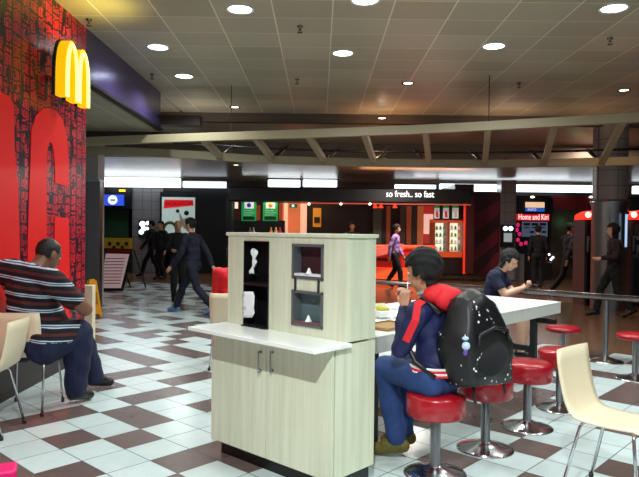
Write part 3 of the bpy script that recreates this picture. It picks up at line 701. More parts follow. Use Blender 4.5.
    def child(name, mask, off, m_, parent=t, ofs=None):
        vv = co + no * (off if not isinstance(off, np.ndarray) else off[:, None])
        ps = [p_ for p_ in polys if (any if name in ('top', 'trousers', 'shorts') else all)(mask[i] for i in p_)]
        if not ps: return None
        used = sorted({i for p_ in ps for i in p_}); mp = {v: k_ for k_, v in enumerate(used)}
        cnt = {}
        for p_ in ps:
            for a_, b_ in zip(p_, p_[1:] + p_[:1]): cnt[(a_, b_)] = 1
        V = [tuple(vv[i] - np.array(o)) for i in used]; Fc = [tuple(mp[i] for i in p_) for p_ in ps]; n0 = len(V); rim = {}
        for (a_, b_) in list(cnt):
            if (b_, a_) not in cnt:
                for x in (a_, b_):
                    if x not in rim: rim[x] = len(V); V.append(tuple(co[x] - no[x] * .002 - np.array(o)))
                Fc.append((mp[b_], mp[a_], rim[a_], rim[b_]))
        mm = bpy.data.meshes.new(name); mm.from_pydata(V, [], Fc); mm.materials.append(m_); mm.polygons.foreach_set('use_smooth', [True] * len(mm.polygons))
        ob_ = bpy.data.objects.new(name, mm); COL.objects.link(ob_); ob_.parent = parent; WM[ob_] = WM[t]; return ob_
    m2.transform(Matrix.Translation(-o)); m2.materials.clear(); m2.materials.append(M[skin]); m2.polygons.foreach_set('use_smooth', [True] * len(m2.polygons))
    body = bpy.data.objects.new('body', m2); COL.objects.link(body); body.parent = t; WM[body] = WM[t]
    child('top', reg == 1, .011 + fold, dress['top']); child('trousers' if not dress.get('shorts') else 'shorts', reg == 2, .010 + fold * .8, dress['leg'])
    child('shoe', reg == 3, .006, dress['shoe']); child('shoe', reg == 5, .006, dress['shoe'])
    x, y, z = hl_[:, 0], hl_[:, 1], hl_[:, 2]; hm = (reg == 4) & (z > -.11)
    wob = .006 * np.sin(x * 90 + y * 60) * np.sin(z * 80 + 1) + .004 * np.sin(x * 160 + z * 130)
    if hairstyle == 'short':
        sel = hm & (((y < .045) & (z > -.03 - .0 * y)) & ~((y > .0) & (z < .01) & (np.abs(x) > .0)) | ((y < -.03) & (z > -.10)) | (z > .062)); sel &= ~((np.abs(x) > .074) & (z < .02) & (y > -.03)); off = .016 + wob * .8 + .012 * np.clip(z * 8, 0, 1)
    elif hairstyle == 'mop':
        sel = (hm | ((reg == 0) & (z > -.14))) & ((z > .045) | ((y < .03) & (z > -.02)) | ((y < -.01) & (z > -.13))); off = .017 + wob * .9 + .008 * np.clip(z * 8, 0, 1)
    elif hairstyle == 'long':
        sel = (hm | ((reg == 0) & (z > -.2))) & ((z > .05) | ((y < .03) & (z > -.2) & (np.abs(x) > .04)) | (y < -.01)); off = .028 + wob
    else:
        sel = hm & (((y < .03) & (z > -.075) & ((z < .088) | (y < -.03)) & ~((y > -.02) & (z < .02))) ) & ~((np.abs(x) > .076) & (z < .02)); off = .004 + wob * .2
    child('hair', sel, off, dress.get('hair', M['hair']))
    if detail:
        eb = MB()
        for sx in (-1, 1): eb.ell((hp(sx * .030, .076, .012) - o), (.011 * hs, .008 * hs, .0075 * hs), HB, 12)
        e1 = eb.build('eyes', M['white_p'], t); WM[e1] = WM[t]
        eb = MB()
        for sx in (-1, 1): eb.ell((hp(sx * .029, .0825, .012) - o), (.0055 * hs, .003, .0055 * hs), HB, 10)
        eb.build('iris', M['black'], e1)
    return t
def standing(x, y, face, h=1.72, stride=.0, arm=.0, lean=.0, carry=None):
    """world joints of a standing or walking figure; face is the heading angle (0 = +X)"""
    k = h / 1.75; f = Vector((math.cos(face), math.sin(face), 0)); r = Vector((math.sin(face), -math.cos(face), 0)); B = Vector((x, y, 0))
    def P(a, b, c): return B + r * a * k + f * (b + lean * max(0, c - .9)) * k + Vector((0, 0, c * k))
    J = dict(neck=P(0, 0, 1.47), head=P(0, .03, 1.625), sl=P(-.175, 0, 1.395), sr=P(.175, 0, 1.395), hl=P(-.085, 0, .90), hr=P(.085, 0, .90))
    for s, sg_ in (('l', -1), ('r', 1)):
        st_ = stride * sg_; bend = .06 if st_ < 0 else .02
        J['k' + s] = P(sg_ * .09, st_ * .5 + .04 + bend, .49); lift = .06 * (1 if st_ < -.1 else 0)
        J['a' + s] = P(sg_ * .09, st_ - .02, .085 + lift); J['t' + s] = P(sg_ * .10, st_ + .14, .036 + (-.0 if st_ >= -.1 else .01))
        if carry == s or carry == 'both':
            J['e' + s] = P(sg_ * .22, .02, 1.13); J['w' + s] = P(sg_ * .13, .25, 1.10)
        else:
            sw_ = -st_ * .7; J['e' + s] = P(sg_ * .225, sw_ * .4 - .03, 1.12); J['w' + s] = P(sg_ * .235, sw_ * .9 + .04, .88)
    return J
# the big man in the striped shirt, seated on the left, bent forward
V3 = Vector
man_J = dict(hl=V3((-2.41, 5.14, .57)), hr=V3((-2.19, 5.06, .57)), sl=V3((-2.50, 5.06, 1.115)), sr=V3((-2.10, 4.96, 1.04)), neck=V3((-2.29, 5.10, 1.16)), head=V3((-2.235, 5.20, 1.245)),
    el=V3((-2.53, 5.38, .84)), wl=V3((-2.35, 5.58, .82)), er=V3((-1.915, 5.17, .80)), wr=V3((-2.06, 5.42, .80)),
    kl=V3((-2.14, 5.60, .54)), al=V3((-2.03, 5.72, .10)), tl=V3((-1.93, 5.83, .045)), kr=V3((-1.98, 5.20, .60)), ar=V3((-2.02, 5.24, .10)), tr=V3((-1.95, 5.37, .045)))
person('heavy man in a striped short-sleeved shirt and jeans, seated at the left facing away', man_J, dict(top=M['stripe'], leg=M['denim_dark'], shoe=M['black'], sleeve=.5, hair=mat('cropped_dark_hair', (22, 18, 20), .6)), (-2.3, 5.1, .46), vox=.010, fat=1.55, fat_belly=.07, hairstyle='fringe', headf=(.55, .85, -.6), headu=(.2, .35, 1), legr=1.7, headscale=1.12, skin='skin_dark')
# the boy with the backpack
fB = V3((-.70, .71, 0)); rB = V3((.71, .70, 0)); b0 = V3((.745, 3.80, 0))
def bp(a, b, c): return b0 + rB * a + fB * b + V3((0, 0, c))
boy_J = dict(hl=bp(-.09, .02, .585), hr=bp(.09, .02, .585), sl=bp(-.165, .06, .985), sr=bp(.165, .08, .985), neck=bp(0, .085, 1.065), head=bp(.0, .14, 1.225),
    el=bp(-.20, .15, .765), wl=bp(-.09, .215, 1.0), er=bp(.2, .27, .80), wr=bp(.05, .30, 1.0),
    kl=bp(-.03, .41, .59), al=bp(.03, .35, .10), tl=bp(-.03, .48, .045), kr=bp(.19, .42, .60), ar=bp(.2, .42, .10), tr=bp(.17, .56, .045))
sneak = mat('olive_yellow_sneaker', (92, 84, 26), .6, 0, .5, 30)
boy = person('boy with a black backpack on a red stool, eating at the white table', boy_J, dict(top=M['blue_jacket'], leg=M['denim'], shoe=sneak), (.745, 3.80, .495), vox=.0095, hairstyle='mop', headf=(-.85, .52, -.32), hands=dict(l=dict(palm=(.4, .8, 0), dir=(.1, .35, 1), curl=1.2), r=dict(palm=(-.5, -.5, 0), dir=(-.2, -.1, 1), curl=1.2)), legr=1.12, headscale=1.08)
# his red hood, collar and sleeve stripe, hem stripes
nkb = boy_J['neck']
hood = MB(); hood.ell(nkb + V3((.05, -.04, .022)), (.13, .09, .068), basis(fB, (0, .0, 1)), 24).ell(nkb + V3((.10, -.085, .0)), (.125, .07, .075), basis(fB, (.3, -.3, 1)), 20)
hood.build('hood', M['red_cloth'], boy, True)
MB().tube([nkb + fB * (.07 * math.cos(a)) + rB * (.075 * math.sin(a)) + V3((0, 0, .035 + .015 * math.cos(a + PI))) for a in [i * 2 * PI / 16 for i in range(17)]], .014, 8).build('collar', M['grey_lam'], boy, True)
S_, E_ = boy_J['sl'], boy_J['el']; dn = (E_ - S_).normalized(); out = (-rB * .8 - fB * .6).normalized()
pts = [S_ + V3((.03, .0, .078)), S_ + out * .055 + V3((0, 0, .06)), S_ + out * .081 + dn * .03, S_.lerp(E_, .35) + out * .079, S_.lerp(E_, .72) + out * .073]
sdv = out.cross(dn).normalized() * .022
MB().ribbon([p + sdv for p in pts], [p - sdv for p in pts], out * .006).build('sleeve_stripe', M['red_cloth'], boy, True)
for kz, mm in ((.622, M['red_cloth']), (.636, M['white_p']), (.650, M['red_cloth']), (.664, M['white_p'])):
    MB().tube([b0 + fB * (.03 + .155 * math.cos(a)) + rB * (.172 * math.sin(a)) + V3((0, 0, kz)) for a in [i * 2 * PI / 24 for i in range(25)]], .0085, 6, cap=False).build('hem_stripe', mm, boy, True)
# backpack: a shaped sack hanging from both shoulders
pk = thing('backpack', 'big black white-speckled backpack on the back of the eating boy', 'backpack', bp(.1, -.12, .5))
bc = bp(.11, -.165, .845); RBk = basis(-fB, (.0, .0, 1))
def sack(mb, sc, mi=0):
    b = bmesh.new(); bmesh.ops.create_cube(b, size=2); bmesh.ops.subdivide_edges(b, edges=b.edges[:], cuts=7, use_grid_fill=True)
    for v in b.verts:
        p_ = v.co; q = max(abs(p_.x), abs(p_.y), abs(p_.z)); s_ = Vector((p_.x, p_.y, p_.z)).normalized(); p_ = s_ * q * .35 * 1.35 + p_ * .62
        zt_ = p_.z
        w = 1.04 - .42 * max(0, zt_) - .06 * max(0, -zt_)
        dp = 1 - .40 * max(0, zt_) + .12 * math.sin(p_.x * 5) * .3
        wr_ = .03 * math.sin(zt_ * 9 + p_.x * 4) + .02 * math.sin(p_.x * 13 + zt_ * 5)
        v.co = Vector((p_.x * w * sc[0] + .06 * zt_, (p_.y * dp + wr_) * sc[1], (zt_ - .12 * abs(p_.x)) * sc[2]))
    for f_ in b.faces: f_.smooth = True
    bmesh.ops.transform(b, matrix=Matrix.Translation(bc) @ RBk.to_4x4() @ Matrix.Rotation(-.10, 4, 'Y'), verts=b.verts); mb._add(b, mi); return mb
sack(MB(), (.235, .125, .265)).build('bag_body', M['bag_speck'], pk, True)
MB().tube([bc - fB * (.125) + rB * x + V3((0, 0, z)) for x, z in ((-.17, -.02), (-.16, .04), (0, .07), (.15, .04), (.16, -.02))], .012, 6).build('zip_flap', M['black'], pk, True)
MB().ell(bc - fB * .10 + V3((0, 0, -.11)), (.17, .075, .11), RBk, 20).build('front_pocket', M['black_cloth'], pk, True)
for sx in (-1, 1):
    s_ = boy_J['sr'] if sx > 0 else boy_J['sl']
    MB().tube([bp(sx * .10, -.06, .99), bp(sx * .11, .06, 1.075), bp(sx * .12, .17, 1.0), bp(sx * .15, .19, .85), bp(sx * .18, .06, .70), bp(sx * .15, -.06, .62)], .017, 8).build('strap', M['black'], pk, True)
    x_ = -.12 if sx < 0 else .22
    MB().tube([bc + rB * x_ - fB * .06 + V3((0, 0, -.25)), bc + rB * (x_ + .0) - fB * .08 + V3((0, 0, -.36))], .009, 6).build('hanging_strap', M['black'], pk, True)
kc = at(466, 346, 3.52)
ky = MB().tube([kc + V3((0, .04, .09)), kc + V3((0, .01, .03))], .004, 6).build('key_cord', M['paper'], pk, True); WM[ky] = WM[pk]
MB().ell(kc, (.024, .02, .024), seg=16).ell(kc + V3((-.004, .0, .042)), (.02, .014, .012), seg=12).build('charm', mat('pale_blue_charm', (180, 205, 232), .3), ky, True)
MB().ell(kc + V3((-.003, 0, -.038)), (.014, .012, .018), seg=12).build('charm_tassel', mat('violet_charm', (96, 62, 160), .4), ky, True)
# the boy in dark blue across the table, looking down at a phone
c2 = V3((2.02, 7.52, 0)); f2_ = V3((.86, -.5, 0)).normalized(); r2_ = V3((f2_.y, -f2_.x, 0))
def cp(a, b, c): return c2 + r2_ * a + f2_ * b + V3((0, 0, c))
b2 = dict(hl=cp(-.085, 0, .56), hr=cp(.085, 0, .56), sl=cp(-.165, .11, .965), sr=cp(.165, .11, .965), neck=cp(0, .16, 1.03), head=cp(0, .25, 1.15),
    el=cp(-.17, .24, .76), wl=cp(-.04, .40, .83), er=cp(.17, .24, .76), wr=cp(.04, .40, .83),
    kl=cp(-.11, .43, .53), al=cp(-.10, .38, .10), tl=cp(-.11, .52, .045), kr=cp(.11, .43, .53), ar=cp(.12, .42, .10), tr=cp(.13, .56, .045))
person('boy in a dark blue t-shirt across the white table, looking down at his phone', b2, dict(top=M['navy'], leg=M['charcoal'], shoe=M['black'], sleeve=.55, shorts=True), (1.98, 7.52, .46), vox=.0105, hairstyle='mop', headf=tuple(f2_ + V3((0, 0, -.55))), headu=(f2_.x * .5, f2_.y * .5, 1), skin='skin_pale', hands=dict(l=dict(palm=(0, 0, 1), curl=.9), r=dict(palm=(0, 0, 1), curl=.9)))
ph_ = MB().box((0, 0, 0), (.07, .13, .009), rz=math.atan2(f2_.y, f2_.x) - PI / 2, bev=.003).build('phone', M['black']); ph_.location = cp(0, .50, .872); tag(ph_, 'dark phone held by the boy in dark blue', 'phone')
# more distant figures
far_lbl = []
def walker(label, px, footpy, face, h, dress, Y=None, **kw):
    g_ = on_z(px, footpy, 0); y = Y or g_.y; x = at(px, 250, y).x
    hk = {k_: kw.pop(k_) for k_ in ('stride', 'arm', 'lean', 'carry') if k_ in kw}
    J = standing(x, y, face, h, **hk)
    return person(label, J, dress, (x, y, 0), vox=.016, detail=False, headscale=h / 1.72 * .98, **kw)
D = math.radians
M['deep_navy'] = mat('deep_navy_cloth', (10, 14, 36), .85)
dark_suit = dict(top=M['deep_navy'], leg=M['deep_navy'], shoe=mat('pale_blue_trainer', (90, 120, 170), .6))
walker('tall person in dark blue walking away past the poster, blue-soled trainers', 194, 314, D(158), 1.66, dark_suit, stride=.46, lean=.08)
walker('bald man in a dark coat facing forward in front of the poster', 178, 300, D(-75), 1.66, dict(top=M['black_cloth'], leg=M['black_cloth'], shoe=M['black']), stride=.18, carry='both', hairstyle='fringe', skin='skin')
walker('person in black walking left beside the white-dotted light box', 152, 274, D(175), 1.72, dict(top=M['black_cloth'], leg=M['black_cloth'], shoe=M['black']), stride=.38, Y=19.2)
walker('person in black standing by the white-dotted light box', 161, 276, D(-120), 1.70, dict(top=M['charcoal'], leg=M['black_cloth'], shoe=M['black']), stride=.05, Y=18.4)
walker('person in a lilac shirt and black trousers walking past the sandwich shop', 395, 283, D(-20), 1.66, dict(top=M['purple'], leg=M['black_cloth'], shoe=M['black']), stride=.22, Y=16.5, lean=.03, skin='skin')
walker('person in dark clothes striding past the brown shop panel', 569, 291, D(15), 1.72, dict(top=M['charcoal'], leg=M['black_cloth'], shoe=mat('white_trainer', (190, 190, 190), .6)), stride=.40, Y=14.6)
walker('dark-haired woman in black walking left in front of the round column', 614, 300, D(170), 1.66, dict(top=mat('plum_cloth', (34, 20, 32), .8), leg=M['black_cloth'], shoe=M['black']), stride=.3, Y=11.2, carry='l', hairstyle='long', skin='skin_pale')
walker('person in black standing at the red-signed food counter', 538, 288, D(80), 1.68, dict(top=M['black_cloth'], leg=M['black_cloth'], shoe=M['black']), Y=17.2)
walker('shop worker behind the far counter, left of the lilac shirt', 352, 292, D(-90), 1.74, dict(top=M['brown_dark'], leg=M['black_cloth'], shoe=M['black']), Y=19.6)
# seated person glimpsed behind the cabinet
c3 = V3((-.915, 6.78, 0))
def q3(a, b, c): return c3 + V3((a, b, c))
J3 = dict(hl=q3(-.09, 0, .57), hr=q3(.09, 0, .57), sl=q3(-.17, .02, .99), sr=q3(.17, .02, .99), neck=q3(0, .04, 1.05), head=q3(0, .09, 1.20), el=q3(-.2, .1, .74), wl=q3(-.08, .32, .7), er=q3(.2, .1, .74), wr=q3(.08, .32, .7),
    kl=q3(-.11, .42, .54), al=q3(-.11, .42, .1), tl=q3(-.11, .55, .045), kr=q3(.11, .42, .54), ar=q3(.11, .42, .1), tr=q3(.11, .55, .045))
person('person in a red top with black hair, seated behind the waste cabinet', J3, dict(top=M['red_cloth'], leg=M['black_cloth'], shoe=M['black']), (-.915, 6.78, .46), vox=.014, detail=False, hairstyle='mop')
# ------------------------------------------------------------------ things on the table
def tpt(px, py, z=TZ): return on_z(px, py, z)
p = tpt(388, 327); tray = thing('food_tray', 'flat brown food tray on the white table near the cabinet', 'tray', (p.x, p.y, TZ), YAW)
MB().box((0, 0, .006), (.36, .26, .012), bev=.004).build('tray_base', mat('brown_tray', (150, 112, 60), .5), tray)
MB().box((0, .127, .014), (.36, .008, .016)).box((0, -.127, .014), (.36, .008, .016)).box((.178, 0, .014), (.008, .26, .016)).box((-.178, 0, .014), (.008, .26, .016)).build('tray_rim', mat('brown_tray_rim', (170, 130, 76), .5), tray)
p = tpt(383, 318); bx = thing('food_box', 'open white paper food box on the tray with green wrap inside', 'box', (p.x, p.y, TZ + .012), .5)
MB().prism([(-.06, -.045, 0), (.06, -.045, 0), (.075, -.06, .05), (-.075, -.06, .05)], (0, .10, 0)).build('carton', M['paper'], bx)
MB().ell((0, 0, .055), (.06, .04, .03), seg=14).ell((-.03, .01, .07), (.03, .03, .022), seg=12).build('filling', mat('yellow_green_food', (190, 180, 70), .6, 0, .4, 40), bx)
MB().prism([(-.075, .045, .05), (.075, .045, .05), (.07, .08, .10), (-.07, .08, .10)], (0, .004, 0)).build('lid', mat('pale_green_card', (206, 220, 180), .7), bx)
p = tpt(401, 322); wr_ = MB(); rows = []
rng = random.Random(5)
for i in range(7): rows.append([(-.09 + .03 * j_ + rng.uniform(-.006, .006), -.07 + .023 * i, .012 + .03 * abs(math.sin(i * 1.3 + j_ * .9)) + rng.uniform(0, .012)) for j_ in range(7)])
wo = wr_.sheet(rows, .002).build('paper_wrapper', M['paper']); wo.location = (p.x, p.y, TZ + .004); tag(wo, 'crumpled white paper wrapper on the table beside the boy', 'paper')
p = tpt(407, 301); cup = thing('paper_cup', 'white drink cup with a straw in front of the eating boy', 'cup', (p.x, p.y, TZ))
MB().lathe([(0, 0), (.028, 0), (.038, .095), (.036, .095), (.027, .004), (0, .004)], seg=24).build('cup_body', M['paper'], cup)
MB().lathe([(0, .1), (.036, .1), (.04, .097), (.04, .09)], seg=24).build('lid', M['white_p'], cup)
MB().tube([(0, 0, .05), (.004, 0, .2)], .0045, 8).build('straw', M['white_p'], cup)
p = tpt(392, 309); nb = MB().box((0, 0, .012), (.14, .1, .022), rz=.3, bev=.006).build('folded_napkins', M['paper']); nb.location = (p.x, p.y, TZ); tag(nb, 'small stack of folded white napkins in the middle of the table', 'napkins')
# ------------------------------------------------------------------ left background
pn = thing('steel_panel', 'tall dark shiny steel panel at the end of the red wall', 'panel', at(95, 315, 11.3))
mb = MB(); pbox(mb, 86, 181, 99, 318.5, 11.3, .16, bev=.01); mb.build('panel_body', M['dark_steel'], pn, True)
mb = MB(); pbox(mb, 85.5, 179, 99.5, 181.5, 11.27, .22); mb.build('panel_cap', M['steel'], pn, True)
mb = MB(); pbox(mb, 80, 110, 97, 317, 11.7, .35); struct(mb.build('column', mat('grey_column', (176, 170, 164), .5)))
# folding wet-floor stand
p = on_z(96, 318, 0); wf = thing('wet_floor_sign', 'yellow folding wet-floor stand beside the steel panel', 'sign', (p.x - .11, p.y + .1, 0), .9)
for s_ in (-1, 1):
    o_ = MB().prism([(-.11, s_ * .13, .02), (-.09, s_ * .13, .0), (-.05, s_ * .12, .06), (.05, s_ * .12, .06), (.09, s_ * .13, 0), (.11, s_ * .13, .02), (.07, s_ * .02, .60), (-.07, s_ * .02, .60)], (0, s_ * .014, 0)).build('board', M['yellow'], wf)
    WM[o_] = WM[wf]
    MB().prism([(-.05, s_ * .092 + s_ * .016, .22), (.05, s_ * .092 + s_ * .016, .22), (.045, s_ * .06 + s_ * .016, .42), (-.045, s_ * .06 + s_ * .016, .42)], (0, s_ * .006, 0)).build('panel', mat('dark_yellow_panel', (150, 96, 16), .5), o_)
MB().box((0, 0, .61), (.10, .05, .035), bev=.01).build('hinge_grip', M['yellow'], wf)
# A-frame menu board
g_ = on_z(112, 291, 0); ab = thing('menu_stand', 'A-frame board with a pink and white menu sheet, red top, standing near the steel panel', 'sign', (g_.x, g_.y, 0))
Y0 = g_.y
def quad(pts, y0, y1, dy): return [at(px, py, y) for (px, py), y in zip(pts, (y0, y0, y1, y1))]
P = quad(((96.5, 291), (123, 291), (132.5, 249), (104, 248)), Y0, Y0 + .35, 0)
MB().prism(P, (0, .035, 0)).build('board', M['black'], ab, True)
P2 = [q + V3((0, -.012, 0)) for q in quad(((99.5, 288), (121, 288), (129.5, 254), (106, 253.5)), Y0 + .025, Y0 + .31, 0)]
MB().prism(P2, (0, .008, 0)).build('menu_sheet', mat('pink_menu_sheet', (226, 190, 190), .6, 0, .18, 6, emit=.25), ab, True)
P2 = [q + V3((0, -.012, 0)) for q in quad(((105.5, 252.5), (130, 252.5), (131, 249.8), (106.5, 249.3)), Y0 + .32, Y0 + .35, 0)]
MB().prism(P2, (0, .008, 0)).build('red_header', M['red_vinyl'], ab, True)
mb = MB()
for k_ in range(9):
    yy = 258 + k_ * 3.1; P2 = [q + V3((0, -.02, 0)) for q in quad(((103.5 - k_ * .6, yy + .9), (125 - k_ * .55, yy + .9), (125.2 - k_ * .55, yy), (103.7 - k_ * .6, yy)), Y0 + .27 - k_ * .027, Y0 + .28 - k_ * .027, 0)]
    mb.prism(P2, (0, .004, 0))
mb.build('menu_lines', mat('menu_print', (176, 110, 118), .7), ab, True)
for px in (118, 134):
    a = at(px, 250, Y0 + .38); MB().tube([a, (a.x + .12, Y0 + 1.0, .0)], .02, 6).build('rear_leg', M['black'], ab, True)
# far-left shop front
yb = 21.4
def panel(name, x0, y0, x1, y1, Y, d, m, parent=None, bev=0):
    mb = MB(); pbox(mb, x0, y0, x1, y1, Y, d, bev=bev); return mb.build(name, m, parent, parent is not None)
ls = thing('green_kiosk', 'dark kiosk front with a green wall and yellow counter, far left', 'kiosk', at(118, 282, 21))
panel('green_wall', 98, 208, 128.5, 240, 21.6, .1, mat('dark_green_wall', (30, 72, 44), .5), ls)
panel('black_fascia', 96, 188, 131.2, 209, 21.2, .4, M['black'], ls)
panel('yellow_counter', 98, 238, 129.5, 254, 20.9, .6, mat('dull_yellow_counter', (150, 120, 22), .5, emit=.12), ls)
panel('counter_base', 98, 254, 129.5, 282, 21, .5, M['black'], ls)
mb = MB()
for k_ in range(5): pbox(mb, 108 + k_ * 4.2, 242 + (k_ % 2) * 4, 111 + k_ * 4.2, 245.5 + (k_ % 2) * 4, 20.88, .03)
mb.build('counter_pattern', M['black'], ls, True)
bs = thing('blue_sign', 'blue lit sign with a white disc above the green kiosk', 'sign', at(113, 205, 21.1))
panel('sign_box', 104, 194.5, 123, 205.5, 21.05, .12, glow('lit_blue', (44, 74, 196), 1.0), bs)
o_ = MB().lathe([(0, 0), (.155, 0), (.155, .02), (0, .02)], mtx=Matrix.Rotation(PI / 2, 3, 'X')).build('disc', glow('lit_white', (235, 240, 250), 1.0), bs); o_.location = at(112.7, 200, 21.04) - bs.location
panel('disc_band', 110.5, 199.2, 115, 200.8, 21.0, .02, mat('grey_green_band', (120, 140, 130), .5), bs)
bl = thing('exit_lamp', 'small yellow lamp at the top of the kiosk fascia', 'lamp', at(122, 191, 21.1))
panel('lamp_body', 119, 189.5, 124.5, 191.5, 21.1, .1, glow('lit_yellow', (255, 210, 40), 1.6), bl)
struct(panel('wall_far_left', 132.5, 188, 162, 283, 21.3, .1, M['wall_tile']))
struct(panel('wall_far_left', 197, 188, 228, 284, 21.0, .6, mat('black_wall', (22, 20, 28), .5)))
lb_ = thing('light_box', 'black light box with a cluster of white round lights beside the poster', 'light box', at(146, 240, 21.2))
panel('box_body', 138.5, 220, 152, 238, 21.1, .21, M['black'], lb_)
for (x, y, r) in ((142.5, 224, .095), (148, 223.2, .07), (143.8, 228.6, .08), (141.3, 232, .08), (147.2, 228.5, .05)):
    o_ = MB().lathe([(0, -.02), (r, -.02), (r, 0), (0, 0)], mtx=Matrix.Rotation(-PI / 2, 3, 'X'), seg=20).build('round_light', M['strip'], lb_); o_.location = at(x, y, 21.07) - lb_.location
ps = thing('poster_case', 'backlit film-style poster with a red slanted title in a black case', 'poster', at(178, 246, 21.2))
panel('case', 160, 192, 198, 250, 21.1, .3, M['black'], ps)
panel('picture', 162, 197, 194.5, 246, 21.06, .04, glow('lit_poster', (176, 196, 190), .55), ps)
def circ(x, y, r, Y, m, name, parent, t=.012):
    o = MB().lathe([(0, -t), (r, -t), (r, 0), (0, 0)], mtx=Matrix.Rotation(-PI / 2, 3, 'X'), seg=28).build(name, m, parent); o.location = at(x, y, Y) - parent.location; return o
P = [at(x, y, 21.04) for x, y in ((163.5, 208.5), (164.5, 199.5), (193, 200), (193.5, 205.5))]
MB().prism(P, (0, .015, 0)).build('title_band', glow('lit_red_title', (212, 20, 30), .7), ps, True)
text('MADAGASCAR', .20, .003, at(178.5, 203.5, 21.02), (PI / 2, -.03, 0), mat('title_edge', (70, 4, 12), .6), 'title', ps, xs=.72)
mb = MB(); mb.tube([at(163.0 + 13.8 * .5 + 6.5 * math.cos(a), 230 + 7.5 * math.sin(a), 21.05) for a in [i * 2 * PI / 24 for i in range(25)]], .05, 6, cap=False)
mb.build('picture_ring', mat('olive_ring', (84, 96, 60), .6), ps, True)
P = [at(x, y, 21.045) for x, y in ((179, 212), (183, 219), (188, 217), (193, 226), (184, 229), (180, 221))]
MB().prism(P, (0, .01, 0)).build('picture_shape', mat('pale_brown_shape', (150, 150, 128), .6, emit=.2), ps, True)
circ(177.6, 211, .06, 21.05, M['black'], 'picture_spot', ps); circ(186.5, 213, .08, 21.05, M['black'], 'picture_spot', ps)
# ------------------------------------------------------------------ sandwich shop with the black canopy
Yc = 18.5
shop = thing('sandwich_shop', 'dark open sandwich shop with a long black canopy and orange lit interior', 'shop', at(350, 284, Yc))
panel('canopy', 228, 186.5, 471, 203.5, Yc, 1.0, M['black'], shop, .03)
panel('canopy_return', 455, 184, 474, 196, Yc + .05, 2.0, M['black'], shop)
panel('post', 226, 200, 231, 284, Yc + .1, .4, M['black'], shop)
neon = glow('red_lit_post', (226, 50, 30), .8)
panel('lit_post', 464.5, 203, 466.5, 274, Yc + .2, .1, neon, shop); panel('post', 466.5, 203, 473.5, 274, Yc + .1, .5, mat('dark_red_post', (70, 16, 14), .4), shop)
panel('lit_edge', 300, 203.5, 471, 204.3, Yc + .02, .05, glow('dull_lit_edge', (190, 80, 60), .5), shop)
panel('back_wall', 229, 200, 466, 284, 21.6, .1, M['brown_dark'], shop)
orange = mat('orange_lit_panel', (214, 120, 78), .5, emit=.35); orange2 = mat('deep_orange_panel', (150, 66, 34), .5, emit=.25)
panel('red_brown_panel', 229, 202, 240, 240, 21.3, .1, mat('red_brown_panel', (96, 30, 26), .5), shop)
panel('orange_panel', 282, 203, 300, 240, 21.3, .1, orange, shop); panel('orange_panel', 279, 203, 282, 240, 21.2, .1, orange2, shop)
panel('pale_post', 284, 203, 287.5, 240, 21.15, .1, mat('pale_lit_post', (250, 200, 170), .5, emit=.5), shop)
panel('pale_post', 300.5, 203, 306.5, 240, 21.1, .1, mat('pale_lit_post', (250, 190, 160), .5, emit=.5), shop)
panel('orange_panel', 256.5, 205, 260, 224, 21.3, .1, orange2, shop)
panel('black_counter', 231, 220, 284, 262, 20.4, .5, M['black'], shop)
panel('grey_pillar', 374, 206, 381, 262, 20.8, .4, mat('grey_green_pillar', (96, 104, 88), .5), shop)
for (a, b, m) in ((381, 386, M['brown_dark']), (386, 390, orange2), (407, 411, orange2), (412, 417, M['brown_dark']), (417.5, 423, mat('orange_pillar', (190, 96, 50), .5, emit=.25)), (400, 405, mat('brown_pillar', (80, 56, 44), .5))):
    panel('pillar', a, 206, b, 250, 20.9, .2, m, shop)
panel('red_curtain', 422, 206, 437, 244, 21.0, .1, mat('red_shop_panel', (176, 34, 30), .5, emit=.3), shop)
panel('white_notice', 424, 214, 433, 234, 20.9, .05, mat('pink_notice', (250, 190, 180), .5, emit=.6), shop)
text('so fresh.. so fast', .27, .012, at(410, 194.3, Yc - .02), (PI / 2, 0, 0), glow('lit_lettering', (255, 255, 255), 1.6), 'canopy_lettering', shop, xs=.80)
# red counters in front
rc = thing('red_counter', 'long red and orange lit serving counter behind the lilac shirt', 'counter', at(400, 284, 17.8))
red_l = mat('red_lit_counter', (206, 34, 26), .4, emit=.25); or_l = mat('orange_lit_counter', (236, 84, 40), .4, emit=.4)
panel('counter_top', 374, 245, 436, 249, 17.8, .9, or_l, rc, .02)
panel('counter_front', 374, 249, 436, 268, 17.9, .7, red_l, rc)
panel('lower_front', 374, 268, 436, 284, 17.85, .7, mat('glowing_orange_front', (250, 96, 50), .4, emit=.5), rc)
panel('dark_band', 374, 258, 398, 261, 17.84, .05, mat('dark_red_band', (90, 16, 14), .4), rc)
rs_ = MB()
L_ = [at(x, y, 17.5) for x, y in ((374, 250), (384, 246), (394, 243.5), (404, 244))]; R2_ = [at(x, y, 17.5) for x, y in ((374, 257), (384, 255), (394, 252), (404, 250))]
rs_.ribbon(L_, R2_, (0, .3, 0)); rs_.build('curved_band', mat('pink_counter_band', (236, 110, 96), .4, emit=.2), rc, True)
